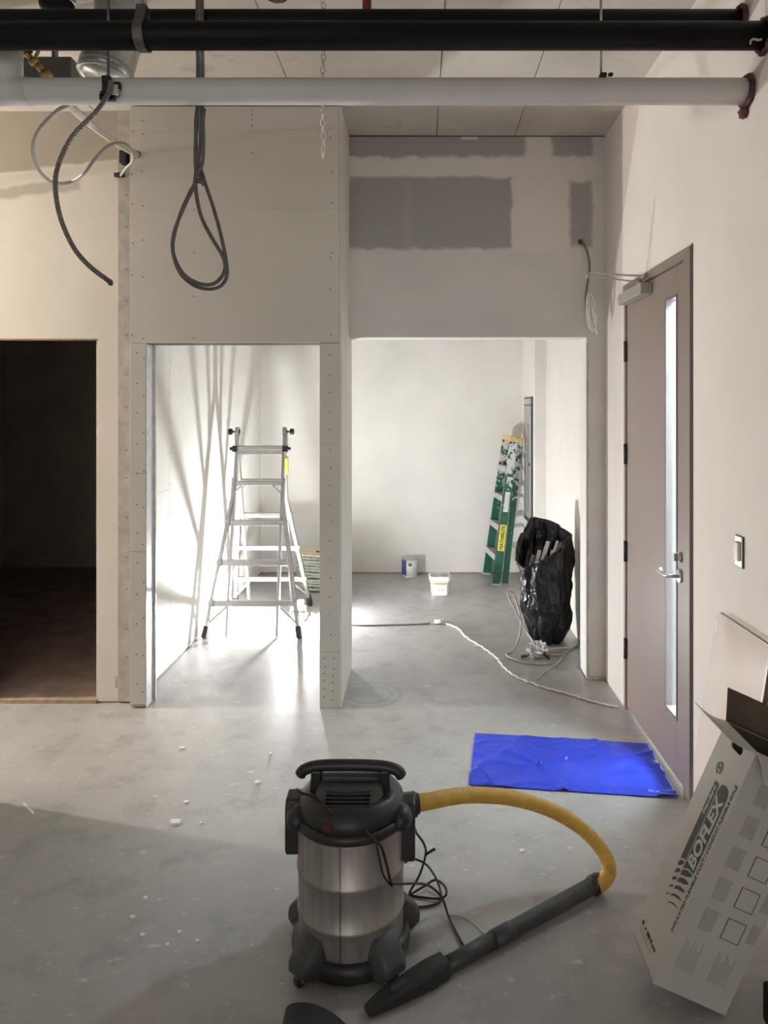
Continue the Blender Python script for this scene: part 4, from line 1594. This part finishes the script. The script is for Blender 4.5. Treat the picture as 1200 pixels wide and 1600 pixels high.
# flaps
def flap(name, hinge_a, hinge_b, out, length, curl, mat_out='carton'):
    a, b, out = Vector(hinge_a), Vector(hinge_b), Vector(out).normalized()
    up = Vector((0, 0, 1))
    vs, fs2 = [], []
    n = 6
    for k in range(n + 1):
        s_ = k / n
        off = out * (length * s_) + up * (curl * math.sin(s_ * math.pi))
        vs += [a + off, b + off]
    for k in range(n):
        fs2.append((2 * k, 2 * k + 1, 2 * k + 3, 2 * k + 2))
    o = MB().add(vs, fs2, True).build(name, [M[mat_out], M['kraft']], bx_, local=True)
    md = o.modifiers.new('thickness', 'SOLIDIFY')
    md.thickness = .0035
    md.offset = 0
    return o


flap('carton_flap', (0, 0, LL), (0, DP, LL), (-1, 0, .12), .115, -.010)
fb = flap('carton_flap', (0, DP, LL), (W, DP, LL), (-.12, .55, 1), .105, .0, 'kraft')
flap('carton_flap', (W, 0, LL), (W, DP, LL), (.02, 0, 1), .06, .0, 'kraft')
flap('carton_flap', (0, 0, LL), (W, 0, LL), (0, -1, -.55), .105, .006)

# printing on face A (local x = 0): text runs up the box (+z), tops toward +y, facing -x
FA = Matrix(((0, 0, -1, -.0006), (0, 1, 0, 0), (1, 0, 0, 0), (0, 0, 0, 1)))


def printA(u, v):
    return FA @ Matrix.Translation((u, v, 0))


def flat(poly, M_, depth=.0004):
    n = len(poly)
    return [(p[0], p[1], 0) for p in poly] + [(p[0], p[1], depth) for p in poly], \
           [tuple(range(n)), tuple(range(n, 2 * n))[::-1]] + [(i, (i + 1) % n, n + (i + 1) % n, n + i) for i in range(n)], False, M_


def bar(u0, u1, v0, v1, r, n=8):
    out = [(u0, v0)]
    for a0 in (-90,):
        for k in range(n + 1):
            a = math.radians(-90 + 90 * k / n)
            out.append((u1 - r + r * math.cos(a), v0 + r + r * math.sin(a)))
        for k in range(n + 1):
            a = math.radians(90 * k / n)
            out.append((u1 - r + r * math.cos(a), v1 - r + r * math.sin(a)))
    out.append((u0, v1))
    return out


pr = MB()


def arc_u(p, amp):
    return -amp * p ** 2.5


def bar_arc(u0, u1, v0, v1, r, amp):
    b_ = bar(u0, u1, v0, v1, r)
    return b_[1:-1] + [(u0 + arc_u(1 - i / 10, amp), v0 + (v1 - v0) * (1 - i / 10)) for i in range(11)]


pr.add(*flat(bar_arc(.320, .588, .036, .094, .026, .020), FA))
pr.add(*flat(bar_arc(.322, .575, .100, .128, .008, .012), FA))
for k in range(5):                       # two rows of curling plumes, thinner step by step
    for v0, v1, amp, wd in ((.036, .094, .020, .0215 - .0043 * k), (.100, .128 - .002 * k, .012, .0195 - .0040 * k)):
        u = .315 - .0265 * k
        right, left = [], []
        for i in range(13):
            q = i / 12
            v = v0 + (v1 - v0) * q
            ur = u + arc_u(q, amp)
            right.append((ur, v))
            left.append((ur - wd * min(1.0, q / .5) ** .7 * (1 - .25 * q) - .0006, v))
        pr.add(*flat(right + left[::-1], FA))
pr.text('INSULATED FLEXIBLE DUCT / CONDUIT FLEXIBLE ISOLÉ', .0165, printA(.150, .014), offset=.0003, width=.465)
em = printA(.612, .135)
for a0 in (20, 200):
    arc = []
    for k in range(11):
        a = math.radians(a0 + 140 * k / 10)
        arc.append((.019 * math.cos(a), .019 * math.sin(a)))
    for k in range(10, -1, -1):
        a = math.radians(a0 + 140 * k / 10)
        arc.append((.0145 * math.cos(a), .0145 * math.sin(a)))
    pr.add(*flat(arc, em))
    a = math.radians(a0 + 150)
    pr.add(*flat([(.023 * math.cos(a - .2), .023 * math.sin(a - .2)), (.017 * math.cos(a + .35), .017 * math.sin(a + .35)), (.010 * math.cos(a - .2), .010 * math.sin(a - .2))], em))
pr.text('Z', .021, em @ Matrix.Translation((0, -.0075, 0)), offset=.0008, align='CENTER')
for u, v, r in ((.062, .168, .0075), (.060, .142, .005)):
    pr.add(*flat([(u + r * math.cos(2 * math.pi * k / 14), v + r * math.sin(2 * math.pi * k / 14)) for k in range(14)], FA))
for k, (v0, v1) in enumerate(((.128, .102), (.096, .085), (.080, .052))):
    pr.add(*flat([(.054, v1), (.054 + (.012 if k != 2 else .007), v1), (.054 + (.012 if k != 2 else .007), v0), (.054, v0)], FA))
pa = tag(pr.build('side_print', M['print_dark'], body, local=True), kind='stuff')
pl_ = MB()
pl_.text('BOFLEX', .062, FA @ Matrix.Translation((.325, .0445, .0006)), offset=.0022, width=.222)
pl_.text('Standard', .022, FA @ Matrix.Translation((.468, .1085, .0006)), offset=.0004, width=.092)
tag(pl_.build('light_lettering', M['print_light'], pa, local=True), kind='stuff')
fa2 = MB()
for k in range(3):
    fa2.add(*flat([(.036 + k * .006, .06), (.0375 + k * .006, .06), (.0375 + k * .006, .17), (.036 + k * .006, .17)], FA))
tag(fa2.build('small_lines', M['print_faint'], body, local=True), kind='stuff')
# printing on face B (local y = 0), facing the camera
FB = Matrix(((1, 0, 0, 0), (0, 0, -1, -.0006), (0, 1, 0, 0), (0, 0, 0, 1)))


def rect(x0, x1, z0, z1):
    return [(x0, z0), (x1, z0), (x1, z1), (x0, z1)]


fbp = MB()
for k in range(5):
    z = .205 + k * .098
    fbp.add(*flat(rect(.050, .092, z - .005, z + .060), FB))
    if k < 4:
        fbp.add(*flat(rect(.196, .222, z + .012, z + .07), FB))
for x0 in (.036, .138):
    for k in range(7):
        fbp.add(*flat(rect(x0 + k * .0085, x0 + k * .0085 + .004, .070, .165 - .014 * (k % 3)), FB))
tag(fbp.build('faint_print', M['print_faint'], body, local=True), kind='stuff')
fbo = MB()
for k in range(4):
    z = .200 + k * .098
    for r_ in (rect(.122, .1245, z, z + .064), rect(.178, .180, z, z + .064), rect(.122, .180, z, z + .0018), rect(.122, .180, z + .062, z + .064)):
        fbo.add(*flat(r_, FB))
tag(fbo.build('outlined_squares', M['print_dark'], body, local=True), kind='stuff')

# ------------------------------------------------------------------ shop vacuum
VC = Vector((-.225, 2.35, 0))
vac = thing('shop_vacuum', 'black and steel drum vacuum with yellow hose standing in the foreground', 'vacuum', VC)


def V(x, y, z):
    return VC + Vector((x, y, z))


T = Matrix.Translation(VC)
drum = MB().lathe([(.168, .052), (.170, .08), (.170, .150), (.174, .154), (.174, .164), (.171, .168), (.172, .285), (.176, .289), (.176, .299), (.173, .303), (.174, .425), (.176, .445)], 64, T).build('steel_drum', M['vac_steel'], vac)
MB().ext(VC.x - .018, VC.x - .0165, VC.y - .1775, VC.y - .165, .075, .43).build('drum_seam', M['hinge'], drum)
MB().lathe([(.10, .012), (.170, .014), (.190, .022), (.193, .045), (.188, .066), (.178, .073), (.160, .073)], 48, T).build('base_ring', M['vac_black'], vac)
for adeg in (229, -48, 25, 152):
    a = math.radians(adeg)
    dv = Vector((math.cos(a), math.sin(a), 0))
    sv = Vector((-math.sin(a), math.cos(a), 0))
    Rm = Matrix((dv, sv, Vector((0, 0, 1)))).transposed().to_4x4()
    Rm.translation = VC
    ft_ = MB()
    ring_ = []
    secs = [(.158, .060, .026, .138), (.180, .056, .026, .128), (.205, .050, .030, .108), (.226, .042, .036, .086), (.236, .030, .042, .074)]
    for r_, hw, zl, zh in secs:
        ring_.append([(r_, -hw, zl), (r_, hw, zl), (r_, hw * .98, zl + (zh - zl) * .55), (r_, hw * .72, zh - .004), (r_, 0, zh), (r_, -hw * .72, zh - .004), (r_, -hw * .98, zl + (zh - zl) * .55)])
    ft_.add(*loft(ring_), True, Rm)
    fo = ft_.build('caster_foot', M['vac_grey'], vac, bevel=.010, seg=3)
    w = MB()
    wc = VC + dv * .213 + Vector((0, 0, .022))
    w.cyl(wc - sv * .010, wc + sv * .010, .022, 18)
    cw = w.build('caster_wheel', M['hinge'], fo, bevel=.003)
    w = MB()
    w.beam(wc - sv * .013, wc - sv * .013 + Vector((0, 0, .036)), .003, .024)
    w.beam(wc + sv * .013, wc + sv * .013 + Vector((0, 0, .036)), .003, .024)
    w.cyl(wc - sv * .015, wc + sv * .015, .005, 8)
    w.build('caster_fork', M['chrome'], fo)
MB().lathe([(.172, .432), (.184, .436), (.188, .448), (.186, .462), (.176, .466), (.10, .466)], 56, T).build('lid_rim', M['vac_black'], vac)
head = MB().lathe([(.172, .462), (.176, .478), (.170, .500), (.152, .520), (.140, .527), (0, .530)], 48, T).build('lid_dome', M['vac_black'], vac)
# motor housing: rounded lofted block with a bulging front
rings = []
for z, hw, hd in ((.46, .124, .142), (.49, .124, .140), (.515, .117, .126), (.535, .109, .108), (.553, .104, .092), (.562, .096, .080)):
    r0 = []
    for k in range(40):
        a = 2 * math.pi * k / 40
        ca, sa = math.cos(a), math.sin(a)
        p = 2 / 3.2
        r0.append((hw * abs(ca) ** p * (1 if ca > 0 else -1), hd * abs(sa) ** p * (1 if sa > 0 else -1), z))
    rings.append(r0)
mot = MB().add(*loft(rings), True, T).build('motor_housing', M['vac_grey'], vac)
bul = MB().ellipsoid(V(-.0, -.128, .468), (.100, .046, .030), 28, 14).build('front_bulge', M['vac_black'], vac)
for k in range(5):
    MB().box(V(0, -.090 - .0085 * k, .553 - k * .0080), (.140, .018, .0035)).build('vent_slat', M['vac_black'], mot, bevel=.001)
# handle
hd_ = MB()
hp_ = spline([V(-.166, -.02, .570), V(-.150, -.02, .590), V(-.10, -.02, .603), V(0, -.02, .605), V(.10, -.02, .601), V(.150, -.02, .588), V(.168, -.02, .566)], 6)
hd_.tube(hp_, [.014 if i in (0, len(hp_) - 1) else .0185 for i in range(len(hp_))], 14)
hn = hd_.build('carry_handle', M['vac_black'], vac)
for x in (-.108, .108):
    MB().beam(V(x * 1.08, -.01, .50), V(x, -.02, .598), .034, .05, up=(0, 1, 0)).build('handle_post', M['vac_black'], hn, bevel=.006)
MB().box(V(0, -.035, .574), (.178, .03, .014)).build('handle_tray', M['vac_grey'], hn, bevel=.003)
for s, z0, z1 in ((-1, .318, .505), (1, .296, .490)):
    lt = MB()
    x = s * .186
    poly = [(-.045, z0 + .02), (-.03, z0), (.035, z0), (.05, z0 + .02), (.05, z1 - .03), (.025, z1), (-.03, z1 - .006), (-.045, z1 - .035)]
    lt.prism([(VC.y + u, v) for u, v in poly], VC.x + x - .022 * s, VC.x + x + .024 * s, 'YZ')
    la = lt.build('lid_latch', M['vac_black'], vac, bevel=.006)
    MB().ellipsoid(V(x - .022 * s, -.055, .458), (.038, .052, .038), 18, 10).build('latch_boss', M['vac_black'], la)
MB().cyl(V(.14, .03, .44), V(.212, .045, .443), .040, 24).build('inlet_port', M['vac_black'], vac, bevel=.003)
lb = MB().box(V(-.055, -.160, .486), (.024, .022, .022)).build('brand_patch', M['red_label'], vac)
MB().box(V(-.0, -.181, .456), (.026, .002, .004)).build('rating_strip', M['print_light'], vac)

# hose: ridged yellow tube from the inlet round to the wand
hz_ = [V(.200, .043, .443), fl(668, 1252, .44), fl(720, 1243, .405), fl(765, 1243, .36), fl(805, 1248, .315), fl(850, 1261, .262), fl(890, 1281, .21), fl(922, 1306, .165), fl(945, 1335, .12), fl(952, 1358, .08), fl(945, 1375, .052), fl(933, 1384, .040)]
path = spline(hz_, 26)
rs = [.0245 + .0022 * math.sin(i * math.pi / 1.5) for i in range(len(path))]
rs = [(.0272 if (i % 3) != 2 else .0215) for i in range(len(path))]
hose = MB().tube(path, rs, 16).build('hose', M['hose'], vac)
MB().cyl(V(.196, .042, .443), V(.222, .047, .4435), .033, 20).build('hose_collar', M['vac_black'], hose, bevel=.003)
# wand and crevice nozzle
A_ = fl(937, 1378, .038)
Bn = fl(583, 1571, .022)
dv = (Bn - A_).normalized()


def on(s):
    return A_ + dv * s


LW_ = (Bn - A_).length
wd = MB()
wd.tube([on(.03), on(.06), on(.43), on(.44)], [.030, .0285, .0265, .0265], 20)
wd.tube([on(.42), on(.435), on(.50)], [.0275, .029, .0285], 20)
wd.tube([on(.49), on(LW_ - .24)], [.0265, .0245], 20)
wand = wd.build('wand', M['vac_pipe'], vac)
MB().tube([on(-.005), on(.005), on(.035), on(.045)], [.030, .034, .034, .031], 20).build('hose_cuff', M['vac_black'], wand)
sv = dv.cross(Vector((0, 0, 1))).normalized()
uv = sv.cross(dv)
nz_ = MB()
rings = []
for s, hw, hh, dz in ((LW_ - .255, .031, .031, .004), (LW_ - .20, .036, .030, .003), (LW_ - .10, .033, .022, 0), (LW_ - .01, .024, .014, -.004), (LW_ + .02, .018, .010, -.007)):
    p = on(s) + Vector((0, 0, dz))
    rings.append([tuple(p + sv * hw * cx + uv * hh * cz_) for cx, cz_ in ((-1, -.7), (-.7, -1), (.7, -1), (1, -.7), (1, .7), (.7, 1), (-.7, 1), (-1, .7))])
nz_.add(*loft(rings))
nz = nz_.build('crevice_nozzle', M['vac_black'], vac, bevel=.002)
MB().beam(on(LW_ - .19) + uv * .027, on(LW_ - .06) + uv * .016, .018, .006, up=uv).build('nozzle_ridge', M['vac_grey'], nz)
# power cord
def vcord(name, pts, r=.0042, mat='cord_black', steps=8):
    return MB().tube(spline(pts, steps), r, 7).build(name, M[mat], vac)


vcord('power_cord', [V(.045, -.135, .50), V(.06, -.165, .478), V(.085, -.172, .455), V(.108, -.170, .43), V(.125, -.155, .36), V(.135, -.145, .31), V(.15, -.12, .285), fl(665, 1382, .13), fl(690, 1402, .05), fl(702, 1435, .01), fl(724, 1478, .008)])
vcord('power_cord', [V(.18, -.06, .43), V(.20, -.03, .43), fl(650, 1300, .33), fl(662, 1318, .26), fl(665, 1335, .20), fl(655, 1368, .10), fl(640, 1396, .02), fl(662, 1385, .02), fl(680, 1375, .03), fl(695, 1385, .03), fl(697, 1398, .02), fl(685, 1404, .01), fl(660, 1402, .006), fl(636, 1398, .006)])
vcord('power_cord', [fl(632, 1348, .05), fl(645, 1342, .06), fl(665, 1350, .05), fl(680, 1370, .04), fl(688, 1392, .02), fl(688, 1408, .008), fl(668, 1416, .006), fl(645, 1417, .006)])
vcord('power_cord', [V(-.165, -.05, .535), V(-.165, -.07, .553), V(-.145, -.10, .556), V(-.10, -.115, .552), V(-.065, -.14, .535), V(-.045, -.155, .520)])
vcord('power_cord', [V(.09, -.160, .445), V(.10, -.168, .40), V(.115, -.160, .335), V(.14, -.14, .29)], .003)
MB().tube(spline([fl(664, 1336, .20), fl(670, 1332, .21), fl(680, 1326, .22)], 4), .005, 7).build('cord_tie', M['cord_black'], vac)
cable('thin_wire', [fl(700, 1428, .004), fl(722, 1432, .004), fl(742, 1444, .004), fl(756, 1458, .004)], .0018, 'cord_white', 'thin white wire on the concrete beside the wand', 'wire', 6)

# ------------------------------------------------------------------ black objects cut by the lower edge
c0 = fl(490, 1640)
bc = thing('black_case', 'black round topped case cut off by the bottom edge', 'case', (-.29, 1.93, 0))
poly = []
for px, py in ((444, 1660), (445, 1585), (449, 1570), (465, 1564), (490, 1566), (515, 1577), (535, 1592), (556, 1616), (570, 1660)):
    q = at(px, py, 1.99)
    poly.append((q.x, max(.012, q.z)))
arc_ = spline([(p[0], 0, p[1]) for p in poly[1:-1]], 5)
poly = [(poly[0][0], .012)] + [(p.x, p.z) for p in arc_] + [(poly[-1][0], .012)]
MB().prism(poly, 1.86, 1.99).build('case_shell', M['black_case'], bc, bevel=.012, seg=3)
MB().ext(poly[0][0] + .01, poly[-1][0] - .01, 1.87, 1.98, 0, .014).build('case_base', M['hinge'], bc)
c0 = at(1190, 1530, 2.06)
bt_ = thing('tool_bin', 'black bin edge cut off at the bottom right corner', 'bin', (c0.x + .15, 1.98, 0))
MB().ext(c0.x, c0.x + .30, 1.90, 2.06, .01, c0.z).build('bin_shell', M['black_case'], bt_, bevel=.01)
MB().ext(c0.x + .01, c0.x + .29, 1.91, 2.05, 0, .012).build('bin_foot', M['hinge'], bt_)

# ------------------------------------------------------------------ crumbs of drywall on the floor
first = None
for px, py, s, stick in ((275, 1286, .030, 0), (44, 1264, .012, 1), (291, 1254, .012, 0), (314, 1287, .010, 0), (227, 1404, .010, 0), (207, 1434, .012, 0), (222, 1462, .010, 0), (280, 1457, .009, 0), (262, 1477, .009, 0), (308, 1471, .007, 0), (402, 1223, .016, 0), (423, 1178, .012, 0), (284, 1170, .018, 0), (815, 1330, .012, 0), (742, 1010, .012, 0)):
    p = fl(px, py)
    if stick:
        b = MB().beam(p + Vector((-.04, .035, .004)), p + Vector((.045, -.04, .004)), .006, .006)
        tag(b.build('drywall_sliver', M['chip']), 'thin white sliver of drywall near the left edge of the floor', 'scrap')
        continue
    b = MB()
    n = 7
    pts = [(p.x + s * RND.uniform(.6, 1.1) * math.cos(6.28 * k / n), p.y + s * RND.uniform(.5, 1.0) * math.sin(6.28 * k / n)) for k in range(n)]
    b.prism(pts, 0.0005, .003 + s * .25, 'XY')
    own = {275: 'largest white drywall crumb, lying where the floor turns to shade',
           291: 'tiny drywall crumb just behind the largest crumb, at the edge of the shade',
           314: 'tiny drywall crumb beside the largest crumb, on its vacuum side',
           402: 'white drywall crumb on the bright floor left of the vacuum latch',
           423: 'white drywall crumb on the bright floor behind the vacuum handle',
           284: 'white drywall crumb on the bright floor in front of the left opening',
           815: 'white drywall crumb on the floor inside the curve of the yellow hose',
           742: 'white drywall crumb beside the twisted white cord in the bright room'}
    tag(b.build('drywall_crumb', M['chip']), own.get(px, 'tiny drywall crumb in the loose cluster on the shaded floor left of the vacuum'), 'crumb', 'drywall crumbs on the floor')
